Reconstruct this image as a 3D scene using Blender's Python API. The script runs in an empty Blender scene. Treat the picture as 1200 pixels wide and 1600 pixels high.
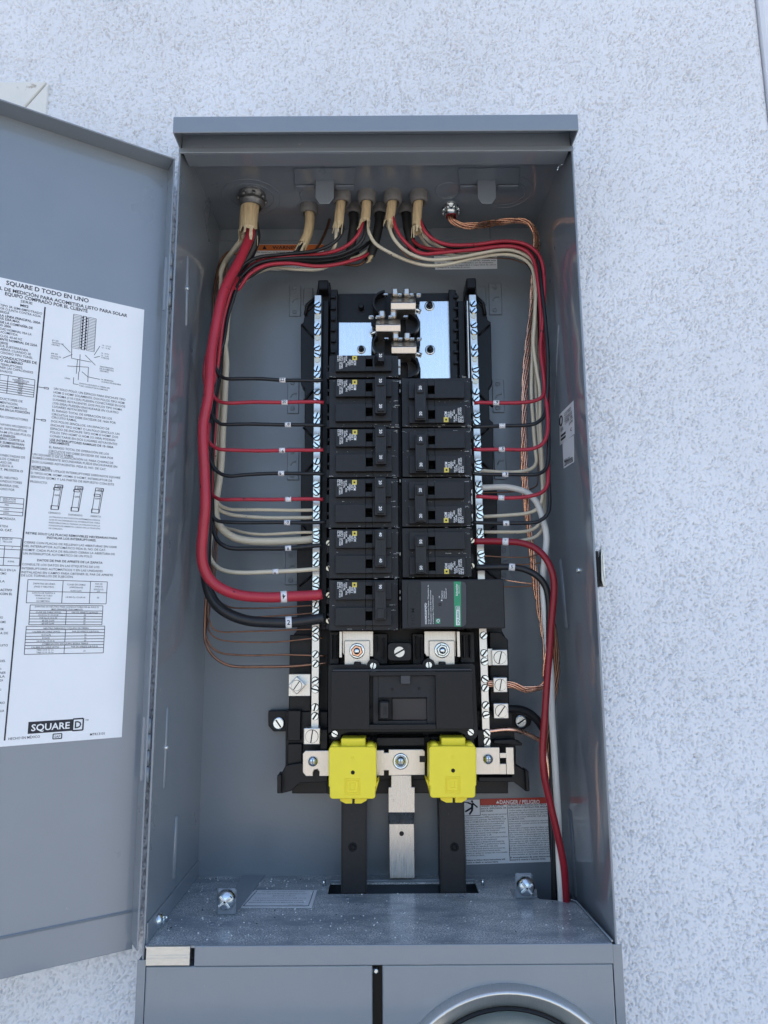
import bpy, math, random
import numpy as np
from mathutils import Vector, Matrix
random.seed(7); rng = np.random.default_rng(7)
S = 0.0254                                   # the scene is measured in inches, built in metres
sc = bpy.context.scene
col = sc.collection
# ------------------------------------------------------------------ camera
FPX, PIT, ROL = 1109.0, math.radians(9.5), math.radians(0.36)
CAM = Vector((0.216, -24.26, 0.0))
_U0 = Vector((0, -math.sin(PIT), math.cos(PIT))); CF = Vector((0, math.cos(PIT), math.sin(PIT)))
CR = math.cos(ROL)*Vector((1, 0, 0)) - math.sin(ROL)*_U0
CU = math.sin(ROL)*Vector((1, 0, 0)) + math.cos(ROL)*_U0
cam = bpy.data.cameras.new('camera'); camo = bpy.data.objects.new('camera', cam); col.objects.link(camo)
cam.sensor_fit = 'VERTICAL'; cam.sensor_height = 36.0; cam.lens = FPX/1600*36.0
cam.clip_start = 0.02; cam.clip_end = 500
mw = Matrix.Identity(4)
for i in range(3):
    mw[i][0] = CR[i]; mw[i][1] = CU[i]; mw[i][2] = -CF[i]; mw[i][3] = CAM[i]*S
camo.matrix_world = mw
sc.camera = camo
# ------------------------------------------------------------------ sky, sun, exposure
SUN_EL, SUN_AZ = math.radians(48), math.radians(-25)     # the sun stands behind the wall
w = bpy.data.worlds.new('World'); sc.world = w; w.use_nodes = True
nt = w.node_tree; bg = nt.nodes['Background']
sky = nt.nodes.new('ShaderNodeTexSky'); sky.sky_type = 'NISHITA'; sky.sun_disc = False
sky.sun_elevation = SUN_EL; sky.sun_rotation = SUN_AZ
sky.air_density = 1.0; sky.dust_density = 3.5; sky.ozone_density = 1.0; sky.altitude = 100
nt.links.new(sky.outputs[0], bg.inputs[0]); bg.inputs[1].default_value = 0.12
sl = bpy.data.lights.new('sun', 'SUN'); sl.energy = 3.5; sl.angle = math.radians(0.5); sl.color = (1, 0.95, 0.87)
so = bpy.data.objects.new('sun', sl); col.objects.link(so)
sd = Vector((math.sin(SUN_AZ)*math.cos(SUN_EL), math.cos(SUN_AZ)*math.cos(SUN_EL), math.sin(SUN_EL)))
so.rotation_euler = sd.to_track_quat('Z', 'Y').to_euler(); so.location = sd*5
vs = sc.view_settings
vs.view_transform = 'Standard'; vs.look = 'None'; vs.gamma = 1; vs.use_curve_mapping = False
vs.exposure = 1.82
# ------------------------------------------------------------------ pixel rays of the photograph -> points at a real depth
def ray(px, py): return CF + (px-600)/FPX*CR - (py-800)/FPX*CU
def at(px, py, Y):
    d = ray(px, py); return CAM + d*((Y-CAM.y)/d.y)
def atx(px, py, X):
    d = ray(px, py); return CAM + d*((X-CAM.x)/d.x)
def atz(px, py, Z):
    d = ray(px, py); return CAM + d*((Z-CAM.z)/d.z)
# ------------------------------------------------------------------ materials
MATS = {}
def mat(name, base, rough=0.5, metal=0.0, spec=0.5, var=0.06, vscale=3.0, bump=0.0, bscale=40.0, coat=0.0, coatr=0.1,
        stretch=None, rvar=0.0, trans=0.0, ior=1.45, speck=None, dust=0.0):
    m = bpy.data.materials.new(name); m.use_nodes = True; t = m.node_tree; N = t.nodes; L = t.links
    p = N['Principled BSDF']
    p.inputs['Roughness'].default_value = rough; p.inputs['Metallic'].default_value = metal
    p.inputs['Specular IOR Level'].default_value = spec
    p.inputs['Coat Weight'].default_value = coat; p.inputs['Coat Roughness'].default_value = coatr
    p.inputs['Transmission Weight'].default_value = trans; p.inputs['IOR'].default_value = ior
    tc = N.new('ShaderNodeTexCoord'); mp = N.new('ShaderNodeMapping'); L.new(tc.outputs['Object'], mp.inputs[0])
    mp.inputs['Scale'].default_value = (1/S, 1/S, 1/S)
    n = N.new('ShaderNodeTexNoise'); n.inputs['Scale'].default_value = vscale; n.inputs['Detail'].default_value = 6
    src = mp
    if stretch:
        m2 = N.new('ShaderNodeMapping'); m2.inputs['Scale'].default_value = stretch; L.new(mp.outputs[0], m2.inputs[0]); src = m2
    L.new(src.outputs[0], n.inputs['Vector'])
    mr = N.new('ShaderNodeMapRange'); mr.inputs[1].default_value = 0.25; mr.inputs[2].default_value = 0.75
    mr.inputs[3].default_value = 1-var; mr.inputs[4].default_value = 1+var; L.new(n.outputs['Fac'], mr.inputs[0])
    mul = N.new('ShaderNodeVectorMath'); mul.operation = 'SCALE'; mul.inputs[0].default_value = base
    L.new(mr.outputs[0], mul.inputs['Scale']); out = mul.outputs[0]
    if speck:                                 # scuffs / stains: (colour, scale, threshold, width)
        c2, s2, th, wd = speck
        n2 = N.new('ShaderNodeTexNoise'); n2.inputs['Scale'].default_value = s2; n2.inputs['Detail'].default_value = 4
        L.new(mp.outputs[0], n2.inputs['Vector'])
        r2 = N.new('ShaderNodeMapRange'); r2.inputs[1].default_value = th; r2.inputs[2].default_value = th+wd
        L.new(n2.outputs['Fac'], r2.inputs[0])
        mx = N.new('ShaderNodeMix'); mx.data_type = 'RGBA'; L.new(r2.outputs[0], mx.inputs['Factor'])
        L.new(out, mx.inputs[6]); mx.inputs[7].default_value = (*c2, 1); out = mx.outputs[2]
    if dust:                                  # plaster dust lying on the surface in smears
        n3 = N.new('ShaderNodeTexNoise'); n3.inputs['Scale'].default_value = 0.9; n3.inputs['Detail'].default_value = 9; n3.inputs['Roughness'].default_value = 0.72
        m3 = N.new('ShaderNodeMapping'); m3.inputs['Scale'].default_value = (0.6, 1.3, 1); L.new(mp.outputs[0], m3.inputs[0]); L.new(m3.outputs[0], n3.inputs['Vector'])
        n4 = N.new('ShaderNodeTexNoise'); n4.inputs['Scale'].default_value = 22; n4.inputs['Detail'].default_value = 3; L.new(mp.outputs[0], n4.inputs['Vector'])
        r3 = N.new('ShaderNodeMapRange'); r3.inputs[1].default_value = 0.36; r3.inputs[2].default_value = 0.72; L.new(n3.outputs['Fac'], r3.inputs[0])
        r4 = N.new('ShaderNodeMapRange'); r4.inputs[1].default_value = 0.42; r4.inputs[2].default_value = 0.68; L.new(n4.outputs['Fac'], r4.inputs[0])
        ml = N.new('ShaderNodeMath'); ml.operation = 'MULTIPLY'; L.new(r3.outputs[0], ml.inputs[0]); L.new(r4.outputs[0], ml.inputs[1])
        m5 = N.new('ShaderNodeMath'); m5.operation = 'MULTIPLY'; m5.inputs[1].default_value = dust; L.new(ml.outputs[0], m5.inputs[0])
        mx = N.new('ShaderNodeMix'); mx.data_type = 'RGBA'; L.new(m5.outputs[0], mx.inputs['Factor'])
        L.new(out, mx.inputs[6]); mx.inputs[7].default_value = (0.72, 0.72, 0.7, 1); out = mx.outputs[2]
    L.new(out, p.inputs['Base Color'])
    if rvar:
        r5 = N.new('ShaderNodeMapRange'); r5.inputs[3].default_value = rough-rvar; r5.inputs[4].default_value = rough+rvar
        r5.inputs[1].default_value = 0.25; r5.inputs[2].default_value = 0.75
        L.new(n.outputs['Fac'], r5.inputs[0]); L.new(r5.outputs[0], p.inputs['Roughness'])
    if bump:
        nb = N.new('ShaderNodeTexNoise'); nb.inputs['Scale'].default_value = bscale; nb.inputs['Detail'].default_value = 3
        L.new(src.outputs[0], nb.inputs['Vector'])
        b = N.new('ShaderNodeBump'); b.inputs['Strength'].default_value = bump; b.inputs['Distance'].default_value = 0.01*S
        L.new(nb.outputs['Fac'], b.inputs['Height']); L.new(b.outputs[0], p.inputs['Normal'])
    MATS[name] = m
    return m
PAINT = mat('grey_panel_paint', (0.205, 0.238, 0.272), 0.32, spec=0.5, var=0.04, vscale=0.5, bump=0.06, bscale=5, coat=1.0, coatr=0.06, rvar=0.06, speck=((0.30, 0.33, 0.36), 2.6, 0.74, 0.05))
PAINTB = mat('grey_textured_paint', (0.19, 0.22, 0.248), 0.40, spec=0.5, var=0.05, vscale=0.4, bump=0.35, bscale=9, coat=0.5, coatr=0.22, rvar=0.05)
SHELFP = mat('grey_paint_with_plaster_dust', (0.225, 0.255, 0.285), 0.33, var=0.08, vscale=0.6, bump=0.25, bscale=9, coat=0.4, coatr=0.15, dust=2.2)
BLACK = mat('black_plastic', (0.007, 0.0073, 0.009), 0.40, spec=0.38, var=0.2, vscale=4, bump=0.4, bscale=55, speck=((0.035, 0.035, 0.036), 7, 0.68, 0.1))
BREAK = mat('black_breaker_moulding', (0.0125, 0.013, 0.0155), 0.45, spec=0.45, var=0.18, vscale=5, bump=0.6, bscale=70, speck=((0.045, 0.045, 0.045), 9, 0.70, 0.08))
HANDLE = mat('dark_handle_plastic', (0.014, 0.014, 0.016), 0.45, var=0.15, bump=0.4, bscale=60)
CHAR = mat('charcoal_label_plastic', (0.055, 0.057, 0.062), 0.45, var=0.05, bump=0.2, bscale=80)
SMOKE = mat('brown_grey_breaker_window', (0.05, 0.042, 0.038), 0.6, var=0.12, vscale=30, bump=0.8, bscale=90)
BUS = mat('tin_plated_bus', (0.78, 0.80, 0.80), 0.27, 1.0, var=0.04, vscale=3, bump=0.12, bscale=14, stretch=(9, 1, 0.25), rvar=0.06)
TIN = mat('tin_plated_strap', (0.64, 0.60, 0.545), 0.36, 1.0, var=0.08, vscale=3, bump=0.5, bscale=10, stretch=(6, 1, 0.4), rvar=0.08, speck=((0.3, 0.27, 0.25), 4, 0.70, 0.1))
BAR = mat('aluminium_terminal_bar', (0.66, 0.645, 0.61), 0.34, 1.0, var=0.05, vscale=5, bump=0.15, bscale=12, stretch=(6, 1, 0.4))
ZINC = mat('zinc_screw', (0.72, 0.78, 0.80), 0.22, 1.0, var=0.12, vscale=14, rvar=0.06, bump=0.4, bscale=40)
BRASS = mat('worn_brass_screw', (0.62, 0.55, 0.42), 0.35, 1.0, var=0.15, vscale=14)
GALV = mat('galvanised_steel', (0.72, 0.71, 0.66), 0.42, 0.9, var=0.08, vscale=2.5, bump=0.4, bscale=8, stretch=(1, 1, 4))
CAST = mat('die_cast_zinc', (0.23, 0.235, 0.235), 0.45, 0.8, var=0.2, vscale=12, bump=0.8, bscale=25)
PVC = mat('grey_pvc_bushing', (0.19, 0.185, 0.178), 0.5, var=0.08, vscale=6, bump=0.2, bscale=40)
COP = mat('bare_copper', (0.95, 0.54, 0.37), 0.28, 1.0, var=0.16, vscale=5, rvar=0.08)
COPD = mat('dull_bare_copper', (0.33, 0.175, 0.115), 0.42, 1.0, var=0.25, vscale=3, rvar=0.1)
REDW = mat('red_wire_insulation', (0.43, 0.03, 0.05), 0.30, var=0.08, vscale=2, bump=0.4, bscale=14, speck=((0.10, 0.012, 0.02), 3.0, 0.665, 0.05))
REDD = mat('deep_red_wire_insulation', (0.26, 0.012, 0.022), 0.30, var=0.07, vscale=2, bump=0.2, bscale=20)
BLKW = mat('black_wire_insulation', (0.017, 0.018, 0.02), 0.36, var=0.15, vscale=2, bump=0.3, bscale=18)
WHTW = mat('off_white_wire_insulation', (0.66, 0.59, 0.45), 0.4, var=0.08, vscale=2, bump=0.25, bscale=20, speck=((0.16, 0.14, 0.12), 3.5, 0.70, 0.05))
WHTC = mat('clean_white_wire_insulation', (0.71, 0.69, 0.64), 0.38, var=0.04, vscale=2, bump=0.2, bscale=18)
SHEA = mat('tan_cable_sheath', (0.60, 0.46, 0.27), 0.5, var=0.3, vscale=4.5, bump=1.5, bscale=9, stretch=(2.5, 2.5, 0.35), speck=((0.22, 0.15, 0.08), 3, 0.66, 0.1))
SHEP = mat('tan_jacket_paper', (0.68, 0.56, 0.37), 0.65, var=0.25, vscale=5, bump=1.2, bscale=10)
STEEL_DIM = mat('steel_and_dim_reflection', (0.50, 0.49, 0.47), 0.3, 1.0, var=0.12, vscale=3, bump=0.5, bscale=10, stretch=(8, 1, 0.3), rvar=0.1, speck=((0.2, 0.19, 0.18), 3, 0.66, 0.12))
SHEB = mat('black_cable_sheath', (0.02, 0.02, 0.021), 0.5, var=0.2, bump=0.4, bscale=20)
PAPER = mat('white_label_paper', (0.83, 0.84, 0.855), 0.42, var=0.02, vscale=0.6, bump=0.25, bscale=2.5, coat=0.15, coatr=0.3)
TAGW = mat('white_marker_sleeve', (0.85, 0.85, 0.86), 0.45, var=0.03)
INK = mat('black_ink', (0.02, 0.021, 0.03), 0.55, var=0.05)
INKW = mat('white_ink', (0.86, 0.86, 0.85), 0.5, var=0.05)
INKY = mat('yellow_ink', (0.72, 0.58, 0.10), 0.5, var=0.05)
INKO = mat('orange_ink', (0.62, 0.165, 0.04), 0.5, var=0.05)
INKR = mat('red_ink', (0.50, 0.055, 0.035), 0.5, var=0.05)
INKG = mat('green_ink', (0.035, 0.30, 0.14), 0.5, var=0.04)
YEL = mat('yellow_plastic', (0.93, 0.765, 0.045), 0.42, var=0.02, vscale=2, bump=0.15, bscale=40)
STUC = mat('white_stucco', (0.755, 0.768, 0.795), 0.85, spec=0.25, var=0.05, vscale=0.2, bump=1.0, bscale=17)
SLOT_SHADE = mat('painted_slot_shade', (0.02, 0.022, 0.026), 0.6, var=0.1)
TRIM = mat('cream_painted_wood', (0.76, 0.74, 0.68), 0.5, var=0.04, vscale=1, bump=0.6, bscale=6, speck=((0.42, 0.36, 0.28), 2.2, 0.70, 0.08))
SMTH = mat('smooth_white_paint', (0.72, 0.73, 0.75), 0.6, var=0.02, bump=0.2, bscale=8)
CONC = mat('pale_concrete', (0.285, 0.27, 0.25), 0.85, spec=0.3, var=0.12, vscale=0.05, bump=0.6, bscale=3)
GLASS = mat('meter_glass', (0.93, 0.96, 0.95), 0.03, var=0.0, trans=1.0, ior=1.5)
DIAL = mat('pale_green_meter_face', (0.40, 0.45, 0.42), 0.6, var=0.05)
DUSTM = mat('plaster_crumbs', (0.75, 0.75, 0.73), 0.8, var=0.1, vscale=10)
GRIT_SHADE = mat('grit_and_hole_shade', (0.008, 0.008, 0.009), 0.8, var=0.1)  # grit crumbs, and the painted shade inside handle wells and small holes
# ------------------------------------------------------------------ mesh builder (inches)
class MB:
    def __init__(s): s.v = []; s.f = []; s.sm = []; s.mi = {}
    def dark(s, i0):
        for k in range(i0, len(s.f)): s.mi[k] = 1
        return s
    def add(s, vs_, fs, sm=False):
        o = len(s.v); s.v += [tuple(p) for p in vs_]; s.f += [tuple(i+o for i in q) for q in fs]; s.sm += [sm]*len(fs); return s
    def box(s, x0, x1, y0, y1, z0, z1, b=0.0):
        if x0 > x1: x0, x1 = x1, x0
        if y0 > y1: y0, y1 = y1, y0
        if z0 > z1: z0, z1 = z1, z0
        if b <= 0:
            v = [(x0,y0,z0),(x1,y0,z0),(x1,y1,z0),(x0,y1,z0),(x0,y0,z1),(x1,y0,z1),(x1,y1,z1),(x0,y1,z1)]
            return s.add(v, [(3,2,1,0),(4,5,6,7),(0,1,5,4),(1,2,6,5),(2,3,7,6),(3,0,4,7)])
        b = min(b, (x1-x0)*.45, (y1-y0)*.45, (z1-z0)*.45)
        v = []; idx = {}
        X = (x0, x1); Y = (y0, y1); Z = (z0, z1); sg = (1, -1)
        for i in (0,1):
            for j in (0,1):
                for k in (0,1):
                    for a in range(3):
                        d = [b*sg[i], b*sg[j], b*sg[k]]; d[a] = 0
                        idx[(i,j,k,a)] = len(v); v.append((X[i]+d[0], Y[j]+d[1], Z[k]+d[2]))
        f = []
        for a in range(3):
            o1, o2 = (a+1) % 3, (a+2) % 3
            for e in (0,1):
                q = []
                for (p, r) in ((0,0),(1,0),(1,1),(0,1)):
                    t = [0,0,0]; t[a] = e; t[o1] = p; t[o2] = r; q.append(idx[(*t, a)])
                f.append(tuple(q if e else q[::-1]))
        for a in range(3):                     # edge chamfers along axis a
            o1, o2 = (a+1) % 3, (a+2) % 3
            for p in (0,1):
                for r in (0,1):
                    t0 = [0,0,0]; t0[o1] = p; t0[o2] = r; t1 = list(t0); t1[a] = 1
                    q = [idx[(*t0,o1)], idx[(*t0,o2)], idx[(*t1,o2)], idx[(*t1,o1)]]
                    f.append(tuple(q if p == r else q[::-1]))
        for i in (0,1):
            for j in (0,1):
                for k in (0,1):
                    q = [idx[(i,j,k,0)], idx[(i,j,k,1)], idx[(i,j,k,2)]]
                    f.append(tuple(q if (i+j+k) % 2 else q[::-1]))
        return s.add(v, f)
    def prism(s, poly, y0, y1):               # XZ polygon (x,z) extruded along Y
        a = sum(poly[i][0]*poly[(i+1) % len(poly)][1]-poly[(i+1) % len(poly)][0]*poly[i][1] for i in range(len(poly)))
        if a < 0: poly = poly[::-1]
        n = len(poly); v = [(x, y0, z) for x, z in poly]+[(x, y1, z) for x, z in poly]
        f = [tuple(range(n)), tuple(range(2*n-1, n-1, -1))]+[(i, i+n, (i+1) % n+n, (i+1) % n) for i in range(n)]
        return s.add(v, f)
    def slab(s, poly, z0, z1):                # XY polygon extruded along Z
        a = sum(poly[i][0]*poly[(i+1) % len(poly)][1]-poly[(i+1) % len(poly)][0]*poly[i][1] for i in range(len(poly)))
        if a < 0: poly = poly[::-1]
        n = len(poly); v = [(x, y, z0) for x, y in poly]+[(x, y, z1) for x, y in poly]
        f = [tuple(range(n-1, -1, -1)), tuple(range(n, 2*n))]+[(i, (i+1) % n, (i+1) % n+n, i+n) for i in range(n)]
        return s.add(v, f)
    def lathe(s, prof, c, ax=(0,-1,0), n=24, sm=True, cap=True, a0=0.0, a1=None):
        ax = Vector(ax).normalized(); u = ax.orthogonal().normalized(); w_ = ax.cross(u); c = Vector(c)
        v = []
        for r, h in prof:
            for k in range(n):
                t = 2*math.pi*k/n
                v.append(c+ax*h+u*(r*math.cos(t))+w_*(r*math.sin(t)))
        f = []
        for i in range(len(prof)-1):
            for k in range(n):
                f.append((i*n+k, i*n+(k+1) % n, (i+1)*n+(k+1) % n, (i+1)*n+k))
        s.add(v, f, sm)
        if cap:
            o = len(s.v)-len(v)
            s.f += [tuple(o+k for k in range(n-1, -1, -1)), tuple(o+(len(prof)-1)*n+k for k in range(n))]; s.sm += [False, False]
        return s
    def cyl(s, c, r, h, ax=(0,-1,0), n=20, b=0.0, r2=None):
        r2 = r if r2 is None else r2
        p = [(r, 0), (r2, h)] if b <= 0 else [(r, 0), (r2, h-b), (r2-b, h)]
        return s.lathe(p, c, ax, n)
    def tube(s, pts, r, n=10, cap=True):
        pts = [Vector(p) for p in pts]; m = len(pts)
        rr = r if isinstance(r, (list, tuple)) else [r]*m
        T = [(pts[min(i+1, m-1)]-pts[max(i-1, 0)]).normalized() for i in range(m)]
        u = T[0].orthogonal().normalized(); v = []
        for i in range(m):
            u = (u-T[i]*u.dot(T[i])); u = u.normalized() if u.length > 1e-6 else T[i].orthogonal().normalized()
            w_ = T[i].cross(u)
            for k in range(n):
                t = 2*math.pi*k/n; v.append(pts[i]+(u*math.cos(t)+w_*math.sin(t))*rr[i])
        f = [(i*n+k, i*n+(k+1) % n, (i+1)*n+(k+1) % n, (i+1)*n+k) for i in range(m-1) for k in range(n)]
        o = len(s.v); s.add(v, f, True)
        if cap:
            s.f += [tuple(o+k for k in range(n-1, -1, -1)), tuple(o+(m-1)*n+k for k in range(n))]; s.sm += [False, False]
        return s
    def quad(s, a, b, c, d): return s.add([a, b, c, d], [(0,1,2,3)])
    def sheet(s, a, b, c, d, nrm, th):        # thin slab over quad a,b,c,d (counter-clockwise seen from the front)
        nrm = Vector(nrm).normalized()*th; q = [Vector(p) for p in (a, b, c, d)]
        v = [p+nrm for p in q]+q
        return s.add(v, [(0,1,2,3),(0,4,5,1),(1,5,6,2),(2,6,7,3),(3,7,4,0)])
WL = {}
def mesh(name, mb, m, origin):
    me = bpy.data.meshes.new(name); o = Vector(origin)
    me.from_pydata([((p[0]-o.x)*S, (p[1]-o.y)*S, (p[2]-o.z)*S) for p in mb.v], [], mb.f)
    me.polygons.foreach_set('use_smooth', mb.sm); me.materials.append(m)
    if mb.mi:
        me.materials.append(SLOT_SHADE)
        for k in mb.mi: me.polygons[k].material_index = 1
    me.update(); return me
def tag(o, label, cat, group=None, kind=None):
    if label: o['label'] = label
    if cat: o['category'] = cat
    if group: o['group'] = group
    if kind: o['kind'] = kind
    return o
def obj(name, mb, m, parent=None, bevel=0.0, segs=2, label=None, origin=None):
    if origin is None:
        if parent is None:
            a = np.array(mb.v); lo = a.min(0); hi = a.max(0); origin = Vector(((lo[0]+hi[0])/2, (lo[1]+hi[1])/2, lo[2]))
        else: origin = WL[parent]
    o = bpy.data.objects.new(name, mesh(name, mb, m, origin)); col.objects.link(o); WL[o] = Vector(origin)
    if parent: o.parent = parent; o.location = (Vector(origin)-WL[parent])*S
    else: o.location = Vector(origin)*S
    if bevel:
        b = o.modifiers.new('bevel', 'BEVEL'); b.width = bevel*S; b.segments = segs; b.limit_method = 'ANGLE'; b.angle_limit = math.radians(40); b.harden_normals = False
    if label: o['label'] = label
    return o
def thing(name, loc, label, cat, group=None):
    o = bpy.data.objects.new(name, None); col.objects.link(o); o.empty_display_size = 0.01
    o.location = Vector(loc)*S; WL[o] = Vector(loc); return tag(o, label, cat, group)
def inst(name, me, loc, parent, rot=(0,0,0), scale=1.0):
    o = bpy.data.objects.new(name, me); col.objects.link(o); WL[o] = Vector(loc)
    o.parent = parent; o.location = (Vector(loc)-WL[parent])*S; o.rotation_euler = rot; o.scale = (scale,)*3 if not isinstance(scale, tuple) else scale
    return o
def crom(pts, k=6):
    P = [Vector(p) for p in pts]; P = [P[0]*2-P[1]]+P+[P[-1]*2-P[-2]]; out = []
    for i in range(1, len(P)-2):
        p0, p1, p2, p3 = P[i-1:i+3]
        for j in range(k):
            t = j/k
            out.append(0.5*((2*p1)+(p2-p0)*t+(2*p0-5*p1+4*p2-p3)*t*t+(3*p1-p0-3*p2+p3)*t**3))
    out.append(P[-2]); return out
def pbox(mb, x0, y0, x1, y1, Yf, Yb, b=0.0):   # box whose front face covers a pixel rectangle at depth Yf
    a = at(x0, (y0+y1)/2, Yf).x; c = at(x1, (y0+y1)/2, Yf).x; z1 = at((x0+x1)/2, y0, Yf).z; z0 = at((x0+x1)/2, y1, Yf).z
    mb.box(a, c, Yf, Yb, z0, z1, b); return mb
def pp(pts, Y): return [(at(x, y, Y).x, at(x, y, Y).z) for x, y in pts]
def ppoly(mb, pts, Yf, Yb): return mb.prism(pp(pts, Yf), Yf, Yb)
# ------------------------------------------------------------------ lettering
_TC = {}
def glyphs(s, bold=False):
    k = (s, bold)
    if k in _TC: return _TC[k]
    cu = bpy.data.curves.new('t', 'FONT'); cu.body = s; cu.size = 1.0; cu.resolution_u = 2; cu.fill_mode = 'FRONT'
    cu.offset = 0.02 if bold else 0.004
    o = bpy.data.objects.new('t', cu); me = o.to_mesh()
    v = np.array([x.co[:] for x in me.vertices]) if len(me.vertices) else np.zeros((1, 3))
    f = [tuple(p.vertices) for p in me.polygons]
    o.to_mesh_clear(); bpy.data.objects.remove(o); bpy.data.curves.remove(cu)
    _TC[k] = (v, f); return v, f
def text(mb, s, org, right, up, cap, width=None, bold=False, anchor='l'):
    v, f = glyphs(s, bold)
    if not f: return
    right = Vector(right).normalized(); up = Vector(up).normalized(); org = Vector(org)
    h = 0.727; x0 = v[:,0].min(); x1 = v[:,0].max(); sy = cap/h; sx = (width/(x1-x0)) if width else sy
    off = 0 if anchor == 'l' else (-(x1-x0)*sx if anchor == 'r' else -(x1-x0)*sx/2)
    mb.add([org+right*((p[0]-x0)*sx+off)+up*(p[1]*sy) for p in v], f)
# ==================================================================== THE SETTING
GZ = -58.0
g = MB().box(-3000, 3000, -3000, 40, GZ-4, GZ); tag(obj('ground', g, CONC), None, None, kind='structure')
WY = 1.5                                         # the stucco face
def vnoise(nx, nz, sx, sz):                      # tileless value noise sampled on a grid
    gx = rng.random((int(nz/sz)+3, int(nx/sx)+3)); u = np.arange(nx)/sx; t = np.arange(nz)/sz
    ix = u.astype(int); iz = t.astype(int); fx = u-ix; fz = t-iz; fx = fx*fx*(3-2*fx); fz = (fz*fz*(3-2*fz))[:, None]
    a = gx[np.ix_(iz, ix)]*(1-fx)+gx[np.ix_(iz, ix+1)]*fx; b = gx[np.ix_(iz+1, ix)]*(1-fx)+gx[np.ix_(iz+1, ix+1)]*fx
    return a*(1-fz)+b*fz
st = 0.03
xe = at(1187, 20, WY).x
xs = np.concatenate([np.linspace(-170, -17.0, 12)[:-1], np.arange(-17.0, xe-0.02, st), [xe]])
zs = np.concatenate([np.linspace(GZ, -17.0, 10)[:-1], np.arange(-17.0, 26.5, st), np.linspace(26.6, 64, 10)])
nx, nz = len(xs), len(zs)
fine = vnoise(nx, nz, 1.5, 1.7); mid = vnoise(nx, nz, 2.6, 3.0); big = vnoise(nx, nz, 80, 110); fin2 = vnoise(nx, nz, 1.0, 1.0); wav = vnoise(nx, nz, 15, 24); run = vnoise(nx, nz, 6, 30)
q = 0.50*fine+0.18*mid+0.27*fin2+0.05*run
thr = 0.415+0.03*(big-0.5)*2+0.025*(wav-.5)*2
hgt = 0.44*np.maximum(0, thr-q)-0.03*np.maximum(0, q-thr)+0.008*(fin2-.5)+0.02*(wav-.5)   # +Y is into the wall
edge = np.clip(1-(xe-xs)/0.35, 0, 1)**2*0.25
hgt = hgt+edge[None, :]
XX, ZZ = np.meshgrid(xs, zs)
jx = (vnoise(nx, nz, 1.7, 1.7)-.5)*0.012
co = np.stack([XX+jx, WY+hgt, ZZ], -1).reshape(-1, 3)*S
ii = np.arange(nx-1)[None, :]+np.arange(nz-1)[:, None]*nx
cx = (xs[:-1]+xs[1:])/2; cz = (zs[:-1]+zs[1:])/2
keep = ~((np.abs(cx)[None, :] < 7.44) & (cz[:, None] < 18.68)) & ~((np.abs(cx)[None, :] < 7.56) & (cz[:, None] < -10.2))
i0 = ii[keep]
fc = np.stack([i0, i0+1, i0+1+nx, i0+nx], -1)
me = bpy.data.meshes.new('stucco_face'); me.vertices.add(len(co)); me.vertices.foreach_set('co', co.ravel())
me.loops.add(fc.size); me.loops.foreach_set('vertex_index', fc.ravel().astype(np.int32))
me.polygons.add(len(fc)); me.polygons.foreach_set('loop_start', np.arange(0, fc.size, 4, dtype=np.int32))
me.polygons.foreach_set('use_smooth', np.ones(len(fc), bool)); me.update(calc_edges=True); me.materials.append(STUC)
wall = thing('stucco_wall', (0, WY, GZ), 'rough white stucco house wall behind the grey electrical panel', 'wall')
o = bpy.data.objects.new('stucco_face', me); col.objects.link(o); o.parent = wall; o.location = (0, -WY*S, -GZ*S); WL[o] = Vector((0, 0, 0))
obj('sun_block_body', MB().box(-170, xe-0.3, 9, 15, GZ, 63.9), STUC, wall)  # unseen body added behind the stucco so that no sun comes through
obj('wall_end', MB().box(xe-0.28, xe, WY+0.32, 15, GZ, 63.9), STUC, wall)
b = MB().box(xe+0.02, xe+7, WY-0.1, WY+8, GZ, 64, 0.12)
tag(obj('corner_trim_board', b, SMTH), 'smooth white corner trim board at the right edge of the stucco', 'trim board')
# window trim, upper left behind the open door
c = at(75, 127, 1.36); tx, tz = c.x, c.z; fw = 3.2; hw = 1.0
win = thing('wall_window', (tx-16, 1.2, tz-30), 'cream painted window frame with cracked mitre, behind the open panel door', 'window')
gp = 0.035
obj('frame_top', MB().prism([(tx-gp*2, tz), (tx-32, tz), (tx-32+fw, tz-fw), (tx-fw*0.72-gp, tz-fw)], 1.36, 2.4), TRIM, win, 0.05)
obj('frame_side', MB().prism([(tx, tz-gp), (tx, tz-30), (tx-fw*0.72, tz-30+fw), (tx-fw*0.72, tz-fw-gp)], 1.37, 2.4), TRIM, win, 0.05)
obj('frame_side', MB().prism([(tx-32, tz-gp), (tx-32+fw, tz-fw-gp), (tx-32+fw, tz-30+fw), (tx-32, tz-30)], 1.37, 2.4), TRIM, win, 0.05)
obj('frame_sill', MB().prism([(tx, tz-30-gp), (tx-32, tz-30-gp), (tx-32+fw, tz-30+fw-gp), (tx-fw*.72, tz-30+fw-gp)], 1.36, 2.4), TRIM, win, 0.05)
obj('pane', MB().box(tx-32+fw, tx-fw*.72, 1.55, 1.62, tz-30+fw, tz-fw), GLASS, win)
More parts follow.
